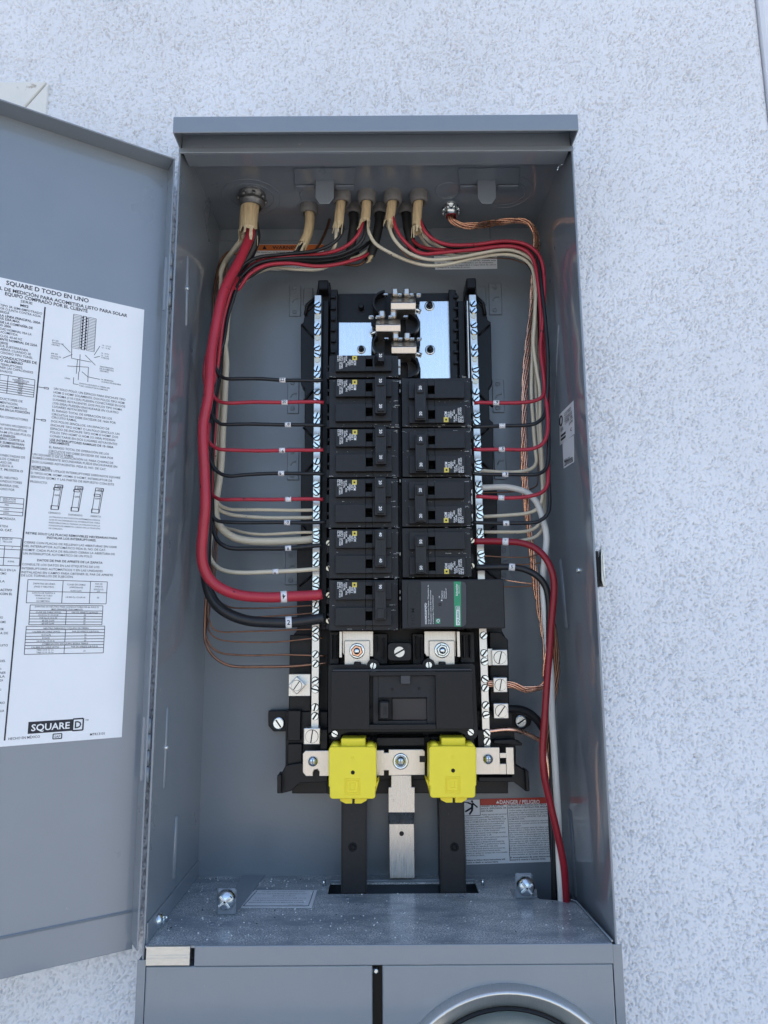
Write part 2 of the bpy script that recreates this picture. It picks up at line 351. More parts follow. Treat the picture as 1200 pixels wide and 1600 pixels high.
# ==================================================================== ENCLOSURE
XL, XR, YB, ZT, ZS, TH = -7.40, 7.40, 6.4, 18.72, -9.72, 0.07
box = thing('electrical_panel_box', (0, 3, -26), 'tall grey steel electrical panel box with its door open, set into stucco', 'electrical panel')
obj('back_panel', MB().box(XL, XR, YB, YB+0.07, -26, ZT-0.08), PAINTB, box)
obj('side_panel', MB().box(XL-TH, XL, 0, YB+0.07, -10.15, ZT-0.08, 0.02), PAINT, box)
obj('side_panel', MB().box(XR, XR+TH, 0, YB+0.07, -10.15, ZT-0.08, 0.02), PAINT, box)
obj('ceiling_panel', MB().box(XL, XR, 0.12, YB, ZT-0.13, ZT-0.06), PAINT, box)
h = MB(); h.box(-7.45, 7.45, -0.9, -0.84, 18.06, 18.72); h.box(-7.45, 7.45, -0.84, WY+0.3, 18.66, 18.72)
h.box(-7.45, -7.39, -0.84, 0.02, 18.06, 18.66); h.box(7.39, 7.45, -0.84, 0.02, 18.06, 18.66)
obj('rain_hood', h, PAINT, box, 0.03)
h = MB(); h.box(-7.48, 7.48, -0.02, 0.05, 17.88, 18.10); h.box(-7.30, 7.30, 0.05, 0.80, 17.88, 17.94); h.box(-7.38, 7.38, 0.03, 0.09, 18.10, 18.655); h.box(-7.3, 7.3, 0.74, 0.80, 17.94, ZT-0.13)
obj('top_lip', h, PAINT, box, 0.025)
obj('lip_hook', MB().tube(crom([at(879, 257, .2), at(875, 258, .3), at(872, 262, .4), at(870.5, 266, .4), at(873, 263, .42)], 4), 0.025, 6), ZINC, box)
# embossed pads high on the back panel, knock-out rings in the ceiling
for q in ((345, 347, 470, 376), (556, 352, 640, 374), (672, 352, 766, 374)):
    e = MB(); pbox(e, *q, YB-0.05, YB+0.02, 0.045); obj('embossed_pad', e, PAINTB, box)
def ring(px, py, r, t=0.022):
    c = atz(px, py, ZT-0.13); e = MB(); n = 40
    e.tube([(c.x+r*math.cos(2*math.pi*k/n), c.y+r*math.sin(2*math.pi*k/n), ZT-0.13) for k in range(n+1)], t, 5, False); obj('knockout_ring', e, PAINT, box)
ring(393, 308, 0.95); ring(393, 308, 1.25); ring(790, 300, 1.15); ring(790, 302, 0.85); ring(700, 298, 0.55); ring(490, 306, 0.6); ring(480, 322, 0.42)
def ceil_clip(pc, pl, pr):                       # cover clip: a flat plate under the ceiling with a hanging tongue
    zp = ZT-0.19; q = [atz(*p, zp) for p in ((pl, 264), (pr, 263), (pr-1, 288), (pl+2, 289))]
    y1_ = q[2].y; e = MB(); e.slab([(p.x, p.y) for p in q], zp, zp+0.055); k_ = obj('cover_clip', e, PAINT, box, 0.015)
    for (u0, u1) in ((pl+3, pc-16), (pc+17, pr-2)):
        a = atz(u0, 289, zp); d = atz(u1, 289, zp); e = MB(); e.box(a.x, d.x, y1_-.02, y1_+.25, zp-.09, zp-.02, .02); obj('clip_tab', e, PAINT, k_)
    yy = atz(pc, 281, zp).y; a = at(pc-14.5, 300, yy).x; d = at(pc+14, 300, yy).x; z2 = at(pc, 318, yy).z; z3 = at(pc, 309, yy).z; m = (d-a)*0.24
    e = MB(); e.prism([(a, zp), (d, zp), (d, z3), (d-m, z2), (a+m, z2), (a, z3)], yy, yy+.06); obj('clip_tongue', e, PAINT, k_, 0.015)
ceil_clip(507.5, 459, 555); ceil_clip(761, 716, 812)
# grey bracket tabs on the back panel
HOLE = MB(); HOLE.lathe([(0.105, 0), (0.105, 0.035), (0.075, 0.04), (0.07, -0.02)], (0,0,0), n=16)
HOLE_ME = mesh('hole_rim', HOLE, PAINTB, (0,0,0))
for (x0, y0, x1, y1) in ((452, 445, 470, 494), (449, 590, 467, 646), (448.5, 699, 467, 750), (445.5, 860, 465, 914), (764, 442, 784, 491.5), (769.5, 593, 788, 644.5), (772, 696, 791, 749), (779, 852, 798, 906)):
    e = MB(); pbox(e, x0, y0, x1, y1, YB-0.07, YB, 0.025); t = obj('mounting_tab', e, PAINTB, box)
    for fy in (0.14, 0.86):
        c = at((x0+x1)/2-1, y0+(y1-y0)*fy, YB-0.07); inst('hole_rim', HOLE_ME, c, t)
    e = MB(); e.tube(crom([at((x0+x1)/2-4, (y0+y1)/2+3, YB-.07), at((x0+x1)/2-1, (y0+y1)/2-2, YB-.085), at((x0+x1)/2+5, (y0+y1)/2-3, YB-.07)], 4), 0.03, 6); obj('tab_dimple', e, PAINTB, t)
for (x0, y0, x1, y1) in ((474, 449, 489, 478), (744, 447, 760, 477)):
    e = MB(); pbox(e, x0, y0, x1, y1, YB-0.1, YB, 0.06); obj('back_emboss', e, PAINTB, box)
# ribs and screws in the side walls
def rib(pa, pb, X, r, name='side_rib'):
    a = atx(*pa, X); c = atx(*pb, X); sg = 1 if X < 0 else -1; m = MB()
    pts = [a, a.lerp(c, 0.04)+Vector((0,0,0)), a.lerp(c, 0.5), a.lerp(c, 0.96), c]
    m.tube([p-Vector((sg*r*0.45, 0, 0)) for p in pts], [r*0.3, r*0.92, r, r*0.92, r*0.3], 14); obj(name, m, PAINT, box)
rib((293.5, 398), (291, 512), XL, 0.11); rib((262, 1102), (256, 1235), XL, 0.11); rib((276, 1272), (271, 1375), XL, 0.16)
rib((875.5, 872), (886, 985), XR, 0.2); rib((890, 1262), (901, 1405), XR, 0.2); rib((873, 505), (866, 640), XR, 0.08)
PAN = MB(); PAN.lathe([(0.13, 0), (0.135, 0.03), (0.11, 0.075), (0.05, 0.1)], (0,0,0), (1,0,0), 18); PAN.box(0.09, 0.115, -0.012, 0.012, -0.07, 0.07); PAN.box(0.09, 0.113, -0.07, 0.07, -0.012, 0.012)
PAN_ME = mesh('side_screw', PAN, ZINC, (0,0,0))
for q, sg, s_ in (((292, 451), 1, .7), ((259, 1168), 1, .7), ((247, 1438), 1, 1.9), ((905, 891), -1, .8)):
    X = XL if sg > 0 else XR; inst('side_screw', PAN_ME, atx(*q, X), box, (0, 0, 0 if sg > 0 else math.pi), s_)
# shelf, with a slot for the bus posts and a notch for the riser wires
sh0 = atz(512, 1397, ZS); sh1 = atz(750, 1378, ZS); yf, yk = sh0.y, sh1.y; sx0, sx1 = sh0.x, atz(749, 1397, ZS).x
nY = atz(880, 1407, ZS).y; nX = atz(842, 1402, ZS).x
e = MB()
zl, zh = ZS-0.07, ZS
e.slab([(XL+.03, -0.02), (sx0, -0.02), (sx0, YB), (XL+.03, YB)], zl, zh)
e.slab([(sx0, -0.02), (sx1, -0.02), (sx1, yf), (sx0, yf)], zl, zh); e.slab([(sx0, yk), (sx1, yk), (sx1, YB), (sx0, YB)], zl, zh)
e.slab([(sx1, -0.02), (XR-0.10, -0.02), (XR-0.35, nY-0.25), (XR-0.6, nY), (nX+.6, nY), (nX, nY+.15), (nX-.35, nY+.9), (nX-.5, YB), (sx1, YB)], zl, zh)
shelf = obj('shelf', e, SHELFP, box)
obj('slot_well', MB().box(sx0-.2, sx1+.2, yf-.2, YB-.1, ZS-1.4, ZS-1.3), BLACK, box)
e = MB(); e.box(sx0, sx1, yk, yk+0.06, ZS, ZS+0.10); obj('slot_edge', e, PAINT, box, 0.02)
e = MB(); a = at(304, 1474, -0.08); d = at(957, 1470, -0.08)
e.box(a.x, d.x, -0.08, -0.02, -10.30, ZS+0.012); obj('shelf_lip', e, PAINT, box, 0.03)
a = at(229, 1474, -0.14); d = at(297, 1474, -0.14); e = MB(); e.box(a.x, d.x, -0.14, -0.02, -10.24, ZS+0.02)
e.box(a.x, d.x, -0.15, -0.139, -10.04, -10.02); e.box(a.x, d.x, -0.15, -0.139, -9.95, -9.935)
obj('zinc_hinge_strip', e, GALV, box, 0.02)
e = MB(); r0 = atz(908, 1411, ZS); e.tube([(XR-.58, nY+.0, ZS+.03), (XR-.33, nY-.25, ZS+.05), (XR-0.09, 0.0, ZS+.05)], 0.035, 8); obj('shelf_edge_bead', e, PAINT, box)
e = MB(); e.box(XL, XL+0.05, 0.1, YB, ZS, ZS+0.62); obj('shelf_side_flange', e, PAINT, box, 0.02)
def clamp(pxl, pxr, pyt, pyb, pys, back):        # upright clamp with a big domed screw
    c = atz((pxl+pxr)/2, pyb, ZS); y = c.y; x0 = at(pxl, pyb, y).x; x1 = at(pxr, pyb, y).x; zt = at(pxl, pyt, y).z
    e = MB(); e.box(x0, x1, y, y+0.12, ZS, zt, 0.06)
    if back: e.slab([(x0+.12, y+.12), (x1+.0, y+.12), (x1+.35, YB), (x0+.12, YB)], ZS, ZS+0.05)
    else: e.slab([(x0-.05, y+.12), (x1+.15, y+.12), (x1+.3, y+.9), (x0-.05, y+.9)], ZS, ZS+0.05)
    k = obj('cover_clamp', e, PAINT, box, 0.02)
    sc_ = at((pxl+pxr)/2+1, pys, y); m = MB(); r = 0.34
    m.lathe([(r, 0), (r, 0.06), (r*0.88, 0.16), (r*0.6, 0.25), (r*0.2, 0.29)], (sc_.x, y, sc_.z), n=24)
    s_ = obj('clamp_screw', m, ZINC, k)
    for ang in (0.6, 2.3):
        m = MB(); dx, dz = math.cos(ang), math.sin(ang); w2 = 0.045; L = 0.26
        P = lambda u, t: (sc_.x+dx*u-dz*t, sc_.z+dz*u+dx*t)
        m.prism([P(-L, -w2), P(L, -w2), P(L, w2), P(-L, w2)], y-0.305, y-0.1); obj('screw_blade', m, ZINC, s_, 0.015)
clamp(337.5, 368, 1389, 1431, 1405, True); clamp(806, 834, 1365, 1405, 1384, False)
for q in ((506, 1384), (754, 1383), (259, 1440)):
    c = atz(*q, ZS); m = MB(); m.lathe([(0.07, 0), (0.07, 0.16), (0.045, 0.2)], (c.x, c.y, ZS), (0,0,1), 12); obj('shelf_pin', m, ZINC, box)
for q in ((331, 1444), (543, 1404), (721, 1402)):
    c = atz(*q, ZS); m = MB(); m.lathe([(0.09, 0), (0.08, 0.03), (0.03, 0.035)], (c.x, c.y, ZS), (0,0,1), 12); obj('shelf_dimple', m, PAINT, box)
# lower section with the two front covers
e = MB(); zb = -26
e.box(-7.60, -7.54, 0.0, YB, zb, -10.16); e.box(-7.60, -7.33, -0.03, 0.0, zb, -10.12); obj('lower_frame', e, PAINT, box, 0.02)
e = MB(); e.box(7.54, 7.60, 0.0, YB, zb, -10.16); e.box(7.30, 7.60, -0.03, 0.0, zb, -9.76); obj('lower_frame', e, PAINT, box, 0.02)
gx0 = at(582, 1550, -0.0).x; gx1 = at(597.5, 1550, 0).x
e = MB(); e.box(-7.32, gx0, -0.045, 0.5, zb, -10.31); obj('blank_cover', e, PAINT, box, 0.05, 3)
e = MB(); e.box(gx1, 7.28, -0.045, 0.5, zb, -10.31); obj('meter_cover', e, PAINT, box, 0.05, 3)
e = MB(); e.box(gx0-.1, gx1+.1, 0.52, 0.6, zb, -10.2); obj('gap_channel', e, BLACK, box)
c = at(587.5, 1517, 0.2); m = MB(); m.lathe([(0.1, 0), (0.1, 0.1), (0.05, 0.14)], (c.x, 0.3, c.z), n=12); obj('seal_screw', m, ZINC, box)
# meter
mc = at(790, 1536, -0.05)-Vector((0, 0, 3.86)); mt = thing('electric_meter', (mc.x, -0.3, mc.z-3.9), 'round glass electric meter in a steel ring on the lower right cover', 'meter')
m = MB(); m.lathe([(3.86, 0.0), (3.85, 0.06), (3.79, 0.34), (3.75, 0.38), (3.70, 0.38), (3.46, 0.22), (3.32, 0.2), (3.26, 0.1)], (mc.x, -0.05, mc.z), n=72, cap=False); obj('meter_ring', m, BAR, mt)
m = MB(); m.lathe([(3.27, 0.12), (3.22, 0.20), (3.16, 0.20), (3.13, 0.1)], (mc.x, -0.05, mc.z), n=64, cap=False); obj('gasket', m, BLACK, mt)
m = MB(); m.lathe([(3.12, 0.1), (3.10, 1.3), (2.95, 2.0), (2.6, 2.5), (1.6, 2.8), (0.02, 2.9)], (mc.x, -0.05, mc.z), n=64, cap=False); obj('glass_dome', m, GLASS, mt)
m = MB(); m.lathe([(3.2, 0.02), (3.0, 0.35), (2.6, 0.5), (0.02, 0.55)], (mc.x, -0.05, mc.z), n=48, cap=False); obj('meter_face', m, DIAL, mt)
# latch on the right outer side
lt = MB(); ppoly(lt, [(925, 861), (935, 861), (935, 870), (939, 870), (940.5, 906), (937.5, 906), (938.5, 917), (928, 917), (928, 906), (934, 906), (933, 872), (925, 872)], 0.45, 0.75); ltc = obj('door_latch', lt, BLACK, box, .01)
m = MB(); ppoly(m, [(939.5, 857.5), (943.5, 857.5), (941.5, 867), (942, 893), (946.5, 917), (943, 917), (939.8, 906), (939, 868)], 0.28, 0.6); obj('latch_bail', m, STEEL_DIM, ltc, .015)
m = MB(); ppoly(m, [(942, 866), (944, 865), (945.5, 895), (946, 910), (944.5, 904), (942.5, 892)], 0.4, 0.46); obj('latch_plate', m, GALV, ltc, .01)
# hinges
def knuckles(px, ya, yb):
    m = MB(); n = 4
    for i in range(n):
        y0 = ya+(yb-ya)*(i+.04)/n; y1 = ya+(yb-ya)*(i+.96)/n; a = at(px-(i*1.4), y0, 0.15); c = at(px-(i*1.4), y1, 0.15); m.cyl((HX, 0.12, c.z), 0.11 if i % 2 else 0.095, a.z-c.z, (0,0,1), 14)
    hg = obj('hinge', m, PAINT, box); m = MB(); m.box(HX-.25, HX, 0.2, 0.26, at(px, yb, 0).z, at(px, ya, 0).z); obj('hinge_leaf', m, PAINT, hg, .01)
HX = -7.62
knuckles(272, 397, 480); knuckles(234, 1121, 1222)
# ==================================================================== DOOR
TD = math.radians(32.0); DD = Vector((-math.cos(TD), -math.sin(TD), 0)); DN = Vector((math.sin(TD), -math.cos(TD), 0)); DZ = Vector((0,0,1))
FD = 0.78                                         # flange depth
H0 = Vector((-7.58, -0.02, 0))                     # hinge-side flange lip
P0 = H0-DN*FD                                      # on the inner face of the door sheet
DW = 14.6
ztop = at(278, 248, 0).z; zbot = at(221, 1485, 0).z
def D(s, z, n=0.0): return P0+DD*s+DN*n+DZ*z
def dpx(px, py):
    d = ray(px, py); t = (P0-CAM).dot(DN)/d.dot(DN); p = CAM+d*t; return (p-P0).dot(DD), p.z
def dbox(mb, s0, s1, n0, n1, z0, z1):
    v = [D(s0,z0,n0), D(s1,z0,n0), D(s1,z0,n1), D(s0,z0,n1), D(s0,z1,n0), D(s1,z1,n0), D(s1,z1,n1), D(s0,z1,n1)]
    mb.add(v, [(0,1,2,3),(7,6,5,4),(4,5,1,0),(5,6,2,1),(6,7,3,2),(7,4,0,3)])
m = MB(); dbox(m, 0, DW, -0.06, 0, zbot-.22, ztop)
door = obj('door', m, PAINT, box, 0.02, label='open grey door carrying the big white instruction sheet')
m = MB(); dbox(m, 0.06, DW-.06, 0, FD, ztop-0.06, ztop); obj('door_flange', m, PAINT, door, 0.02)
zq = zbot+.02; m = MB(); v = []
for s_ in (.06, DW-.06): v += [D(s_, zq+.965, .002), D(s_, zq+.94, .05), D(s_, zq+.86, .002)]
m.add(v, [(0,3,4,1),(1,4,5,2),(0,1,2),(3,5,4)]); obj('door_crease', m, PAINT, door)
m = MB(); dbox(m, 0, 0.06, 0, FD, zbot, ztop); obj('door_flange', m, PAINT, door, 0.02)
m = MB(); dbox(m, DW-.06, DW, 0, FD, zbot, ztop); obj('door_flange', m, PAINT, door, 0.02)
# instruction sheet
s1a, z1a = dpx(229, 485); s1b, z1b = dpx(186, 1152); sR = (s1a+s1b)/2; zT = z1a; zB = z1b; sL = dpx(0, 800)[0]+1.6
m = MB(); dbox(m, sR, sL, 0.004, 0.012, zB, zT); sheet = obj('instruction_sheet', m, PAPER, door)
NT = 0.018
ink = MB()
def dtext(s, l, r, cap, bold=False):              # a line from pixel l to pixel r of the sheet
    a, za = dpx(*l); c, zc = dpx(*r); k = abs(dpx(l[0], l[1]-10)[1]-za)/10
    text(ink, s, D(a, (za+zc)/2, NT), -DD, DZ, cap*k, abs(a-c), bold)
def dline(a, b, wd=0.03):
    sa, za = dpx(*a); sb, zb_ = dpx(*b); v = Vector((sb-sa, zb_-za)); n = Vector((-v.y, v.x)).normalized()*wd/2
    q = [(sa+n.x, za+n.y), (sb+n.x, zb_+n.y), (sb-n.x, zb_-n.y), (sa-n.x, za-n.y)]
    ink.add([D(x, z, NT) for x, z in q], [(0,1,2,3)])
def drect(x0, z0, x1, z1, wd=0.02):               # rectangle from sheet coordinates
    for a, b in (((x0,z0),(x1,z0)), ((x1,z0),(x1,z1)), ((x1,z1),(x0,z1)), ((x0,z1),(x0,z0))):
        v = Vector((b[0]-a[0], b[1]-a[1])); n = Vector((-v.y, v.x)).normalized()*wd/2
        ink.add([D(a[0]+n.x, a[1]+n.y, NT), D(b[0]+n.x, b[1]+n.y, NT), D(b[0]-n.x, b[1]-n.y, NT), D(a[0]-n.x, a[1]-n.y, NT)], [(0,1,2,3)])
Z1 = lambda x, y: (x/5, 400+y/5)
Z2 = lambda x, y: (x/5, 680+y/5)
Z3 = lambda x, y: (x/5, 880+y/5)
def L(Z, s, lx, ly, rx, ry, cap=3.0, bold=False): dtext(s, Z(lx, ly), Z(rx, ry), cap, bold)
L(Z1, 'SQUARE D TODO EN UNO', 47, 222, 692, 370, 7.0, True)
L(Z1, 'L DE MEDICIÓN PARA ACOMETIDA LISTO PARA SOLAR', 0, 258, 993, 485, 5.4, True)
L(Z1, 'EQUIPO COMPRADO POR EL CLIENTE', 38, 303, 683, 447, 5.4, True)
L(Z1, 'SERIE', 160, 362, 252, 383, 4.2); L(Z1, 'M02', 158, 395, 222, 408, 4.2, True)
for s, ly, rx, ry, bd in (('TIPO 3R SEMI-EMPOTRADO', 390, 328, 462, 0), ('OR O JUNTA CONTRA AGUA', 415, 318, 484, 0), ('BRIDA', 443, 72, 458, 0),
    ('LA LÍNEA PRINCIPAL: 200A', 470, 315, 535, 1), ('US 225A MÁX.', 495, 155, 526, 1), ('DE LA COMPAÑÍA DE', 522, 255, 575, 1), ('O: 200A', 547, 85, 565, 1),
    ('DAD NOMINAL VEA LA', 574, 245, 625, 0), ('ACOMETIDA', 601, 137, 628, 0), ('CLOS. 60-60 HZ', 629, 172, 664, 0), ('ENTE NOMINAL DE 225A', 655, 290, 712, 1),
    ('UIDOS)', 684, 60, 697, 1), ('DA SUBTERRÁNEA', 707, 218, 750, 0), ('AÉREA CUANDO SE', 733, 240, 780, 0), ('CESORIO TIPO TÚNEL', 760, 255, 808, 0),
    ('CONDUCTORES DE', 797, 287, 848, 1), ('O ALUMINIO', 824, 177, 855, 1), ('TERRUPTORES', 852, 173, 884, 0), ('NER LAS CAPACIDADES', 877, 258, 921, 0), ('RIVADOS', 905, 95, 922, 0),
    ('DUCTORES DE', 1120, 175, 1148, 0), ('MENTACIÓN.', 1150, 140, 1172, 0), ('OR AUTOMÁTICO', 1177, 210, 1210, 0), ('RA EN LA POSICIÓN', 1204, 230, 1238, 1),
    ('RA CONDUCTORES', 1262, 218, 1293, 0), ('VAYAN AFLOJADO O', 1322, 240, 1356, 0), ('EL INTERRUPTOR', 1352, 210, 1381, 0), ('N-M (75 LBS-PULG)', 1382, 238, 1412, 0),
    ('A ENERGÍA', 1408, 120, 1425, 1), ('ERO. CORTE LA', 1434, 192, 1456, 1), ('E SUMINISTRAN', 1464, 187, 1484, 1)):
    L(Z1, s, 0, ly, rx, ry, 4.2 if s in ('CONDUCTORES DE', 'O ALUMINIO') else 3.7, bool(bd))
for s, ly, rx, ry, bd in (('QUIER TRABAJO', 90, 195, 112, 1), ('ONECTADAS DE', 162, 195, 186, 0), ('LOS CABLES', 190, 147, 207, 0), ('ASO DE', 218, 90, 229, 0), ('UESTA A', 244, 103, 256, 0),
    ('T. PK15GTA O', 273, 178, 294, 1), ('EL NEUTRO', 334, 138, 352, 0), ('ONDUCTORES', 364, 170, 384, 0), ('BARRA DEL', 395, 148, 414, 0), ('ORIO POR', 425, 112, 440, 0),
    ('MORDAZA.', 655, 122, 668, 0), ('ETIDA', 716, 62, 724, 0), ('O. CAT.', 745, 95, 756, 1), ('RLO EN LA', 1056, 123, 1068, 0), ('OMO', 1086, 48, 1092, 0)):
    L(Z2, s, 0, ly, rx, ry, 3.7, bool(bd))
for s, ly, rx, ry, bd in (('LA', 148, 36, 152, 0), ('ACTIVO', 214, 92, 222, 1), ('CON EL', 244, 95, 253, 1), ('IO', 432, 22, 434, 0), ('OM2', 466, 44, 470, 0), ('OM.', 522, 28, 525, 0), ('A DE', 552, 62, 558, 0),
    ('UITO', 648, 60, 653, 0), ('DEL', 770, 42, 774, 0), ('A', 832, 10, 834, 0), ('NER', 862, 44, 866, 0), ('LA', 892, 36, 895, 0), ('DA', 922, 24, 925, 0), ('O', 996, 8, 998, 0), ('RIO', 1098, 36, 1100, 0), ('LIA', 1160, 32, 1163, 0)):
    L(Z3, s, 0, ly, rx, ry, 3.7, bool(bd))
for s, lx, ly, rx, bd in (('UN SOLO POLO, UN ESPACIO PARA ENCHUFE TIPO', 420, 1042, 978, 0), ('HOM O HOMP SOLAMENTE. DOS POLOS TIPO HOM', 418, 1070, 970, 0), ('O HOMA (110-125A) PUEDEN CONECTARSE EN DOS', 415, 1097, 977, 0),
    ('LUGARES ADYACENTES. DOS POLOS TIPO HOMA', 413, 1125, 952, 0), ('(150-200A) PUEDEN ENCHUFARSE EN CUATRO', 411, 1153, 924, 0), ('LUGARES ADYACENTES', 409, 1181, 680, 0), ('EL RANGO TOTAL DE OPERACIÓN DE LOS', 407, 1209, 872, 0),
    ('CIRCUITOS NO DEBE EXCEDER DE 160A POR', 403, 1237, 903, 0), ('CIRCUITO RAMAL.', 402, 1265, 600, 0), ('DOS POLOS SENCILLOS, UN ESPACIO DE', 399, 1292, 852, 0), ('ENCHUFE TIPO HOMT O UN POLO SENCILLO, UN', 396, 1320, 931, 0),
    ('ESPACIO DE ENCHUFE TIPO HOM O HOMP. DOS', 394, 1347, 922, 0), ('POLOS TIPO HOMT O HOM (15-100A) PODRÁN', 392, 1375, 897, 0), ('CONECTARSE EN DOS LUGARES ADYACENTES', 390, 1403, 914, 0), ('USE INTERRUPTORES RAMALES DE 15-100A', 388, 1432, 885, 1), ('ÚNICAMENTE.', 385, 1460, 543, 1),
    ('EL RANGO TOTAL DE OPERACIÓN DE LOS', 383, 1490, 848, 0), ('CIRCUITOS NO DEBE EXCEDER DE 160A POR', 380, 1518, 883, 0), ('CIRCUITO RAMAL', 378, 1546, 573, 0)):
    L(Z1, s, lx, ly, rx, ly+(rx-lx)*.165, 3.6, bool(bd))
for s, lx, ly, rx, bd in (('UN SQUARE D DE CLASIFICACIÓN UL PARA CHISPAS DE', 253, 173, 885, 0), ('SOBRECORRIENTE SECUNDARIA PUEDE ENCHUFARSE EN', 251, 200, 915, 0), ('DOS LUGARES ADYACENTES. PIDA EL NO. DE CAT.', 248, 228, 830, 0), ('HOM2175SB.', 246, 256, 395, 1),
    ('ÚNICAMENTE UTILICE INTERRUPTORES DERIVADOS SQUARE', 243, 286, 940, 0), ('D TIPOS HOM, HOMP, HOMA O HOMT. INTERRUPTOR DE', 240, 315, 875, 0), ('SERVICIO QOM2 Y LAS PARTES DE REPUESTO CON ESTE', 237, 344, 890, 0), ('PRODUCTO.', 235, 372, 370, 0),
    ('RETIRE SOLO LAS PLACAS REMOVIBLES NECESARIAS PARA', 200, 772, 915, 1), ('INSTALAR LOS INTERRUPTORES.', 365, 808, 750, 1), ('CIERRE CON PLACAS DE RELLENO LAS ABERTURAS SIN USAR', 188, 842, 912, 0), ('DEL INTERRUPTOR AUTOMÁTICO PIDA EL NO. DE CAT.', 185, 870, 825, 0),
    ('HOMFP. CADA PLACA DE RELLENO CIERRA LA ABERTURA DE', 182, 899, 895, 0), ('UN INTERRUPTOR AUTOMÁTICO DE UN POLO', 180, 928, 718, 0), ('DATOS DE PAR DE APRIETE DE LA ZAPATA', 290, 980, 800, 1), ('CONSULTE LOS DATOS EN LAS ETIQUETAS DE LOS', 172, 1009, 775, 0),
    ('INTERRUPTORES AUTOMÁTICOS Y EN LAS UNIDADES', 170, 1040, 800, 0), ('INSTALADAS EN CAMPO PARA OBTENER EL PAR DE APRIETE', 167, 1068, 880, 0), ('DE LOS TORNILLOS DE SUJECIÓN.', 165, 1097, 572, 0)):
    L(Z2, s, lx, ly, rx, ly+(rx-lx)*.06, 3.6, bool(bd))
for i, s in enumerate(('LA PALANCA EN POSICIÓN INTERMEDIA INDICA', 'QUE SE HA DISPARADO EL INTERRUPTOR. PARA', 'REESTABLECERLO, PONGA LA PALANCA EN LA', 'POSICIÓN DE ABIERTO, LUEGO EN LA POSICIÓN', 'DE CERRADO.')):
    L(Z2, s, 384-i, 645+i*22, 780 if i < 4 else 490, 670+i*22 if i < 4 else 740, 2.3)
L(Z2, 'CERRADO', 376, 612, 472, 618, 2.8); L(Z2, 'DISPARADO', 533, 628, 642, 634, 2.8); L(Z2, 'ABIERTO', 705, 638, 787, 645, 2.8)
dline(Z1(352, 400), Z2(35+117, 1100), 0.045); dline(Z2(152, 1100), Z3(35, 1385), 0.045)
# drawing of the breaker layout
def grid(x0, z0, x1, z1, nx_, nz_, wd=0.014):
    for i in range(nz_+1):
        z = z0+(z1-z0)*i/nz_; ink.add([D(x0, z+wd/2, NT), D(x1, z+wd/2, NT), D(x1, z-wd/2, NT), D(x0, z-wd/2, NT)], [(0,1,2,3)])
    for i in range(nx_+1):
        x = x0+(x1-x0)*i/nx_; ink.add([D(x-wd/2, z0, NT), D(x+wd/2, z0, NT), D(x+wd/2, z1, NT), D(x-wd/2, z1, NT)], [(0,1,2,3)])
a = dpx(*Z1(575, 455)); c = dpx(*Z1(735, 750)); xa, za, xc, zc = a[0], a[1], c[0], c[1]
k = (xc-xa); grid(xa, za, xa+k*.34, zc, 1, 22); grid(xa+k*.66, za, xc, zc, 1, 22); grid(xa+k*.42, za, xa+k*.58, zc, 1, 11, .02)
for i in range(11):
    z = za+(zc-za)*(i+.5)/11
    for u in (.42, .58): drect(xa+k*u-.02, z-.02, xa+k*u+.02, z+.02, .03)
for a_, b_ in (((560,720),(558,800)),((558,800),(710,830)),((625,770),(620,905)),((605,810),(595,920)),((525,860),(690,870)),((690,870),(685,985)),((615,905),(610,970)),((640,905),(685,945)),((685,945),(780,965)),((780,705),(735,775)),((780,785),(735,795)),((745,855),(665,775)),((485,690),(550,755)),((490,800),(565,770)),((575,950),(572,1000)),((572,1000),(612,1005))):
    dline(Z1(*a_), Z1(*b_), .018)
for s, lx, ly, rx, ry in (('#1-20', 405, 662, 455, 672), ('ZAPATAS DE', 405, 680, 495, 698), ('NEUTRO', 403, 697, 465, 708), ('#4-20', 398, 765, 450, 775), ('ZAPATA DE', 396, 784, 475, 798), ('NEUTRO', 394, 800, 455, 812), ('LÍNEA', 505, 958, 548, 966), ('14 - 10 CU', 797, 705, 865, 715), ('12 - 10 AL', 795, 722, 860, 732),
    ('14 - 8 CU', 790, 765, 850, 775), ('12 - 2 AL', 790, 783, 850, 793), ('3 PIEZAS', 788, 800, 850, 810), ('DESCONEXIÓN', 780, 868, 885, 888), ('DE ACOMETIDA', 778, 885, 888, 905), ('200A MÁX.', 778, 902, 850, 914), ('5A. MORDAZA', 790, 970, 885, 985), ('CUANDO SE REQUIERA', 790, 988, 945, 1012), ('ZAPATA DE PUESTA A TIERRA DEL', 618, 1000, 860, 1040), ('TUBO CONDUIT DE ACOMETIDA', 616, 1018, 842, 1056)):
    L(Z1, s, lx, ly, rx, ry, 2.2)
for y in (1030, 1280):
    dline(Z1(300 if y < 1100 else 280, y-6), Z1(345 if y < 1100 else 325, y+2), .02); a = dpx(*Z1(345 if y < 1100 else 325, y-4)); c = dpx(*Z1(378 if y < 1100 else 355, y+12)); drect(a[0], a[1], c[0], c[1], .02)
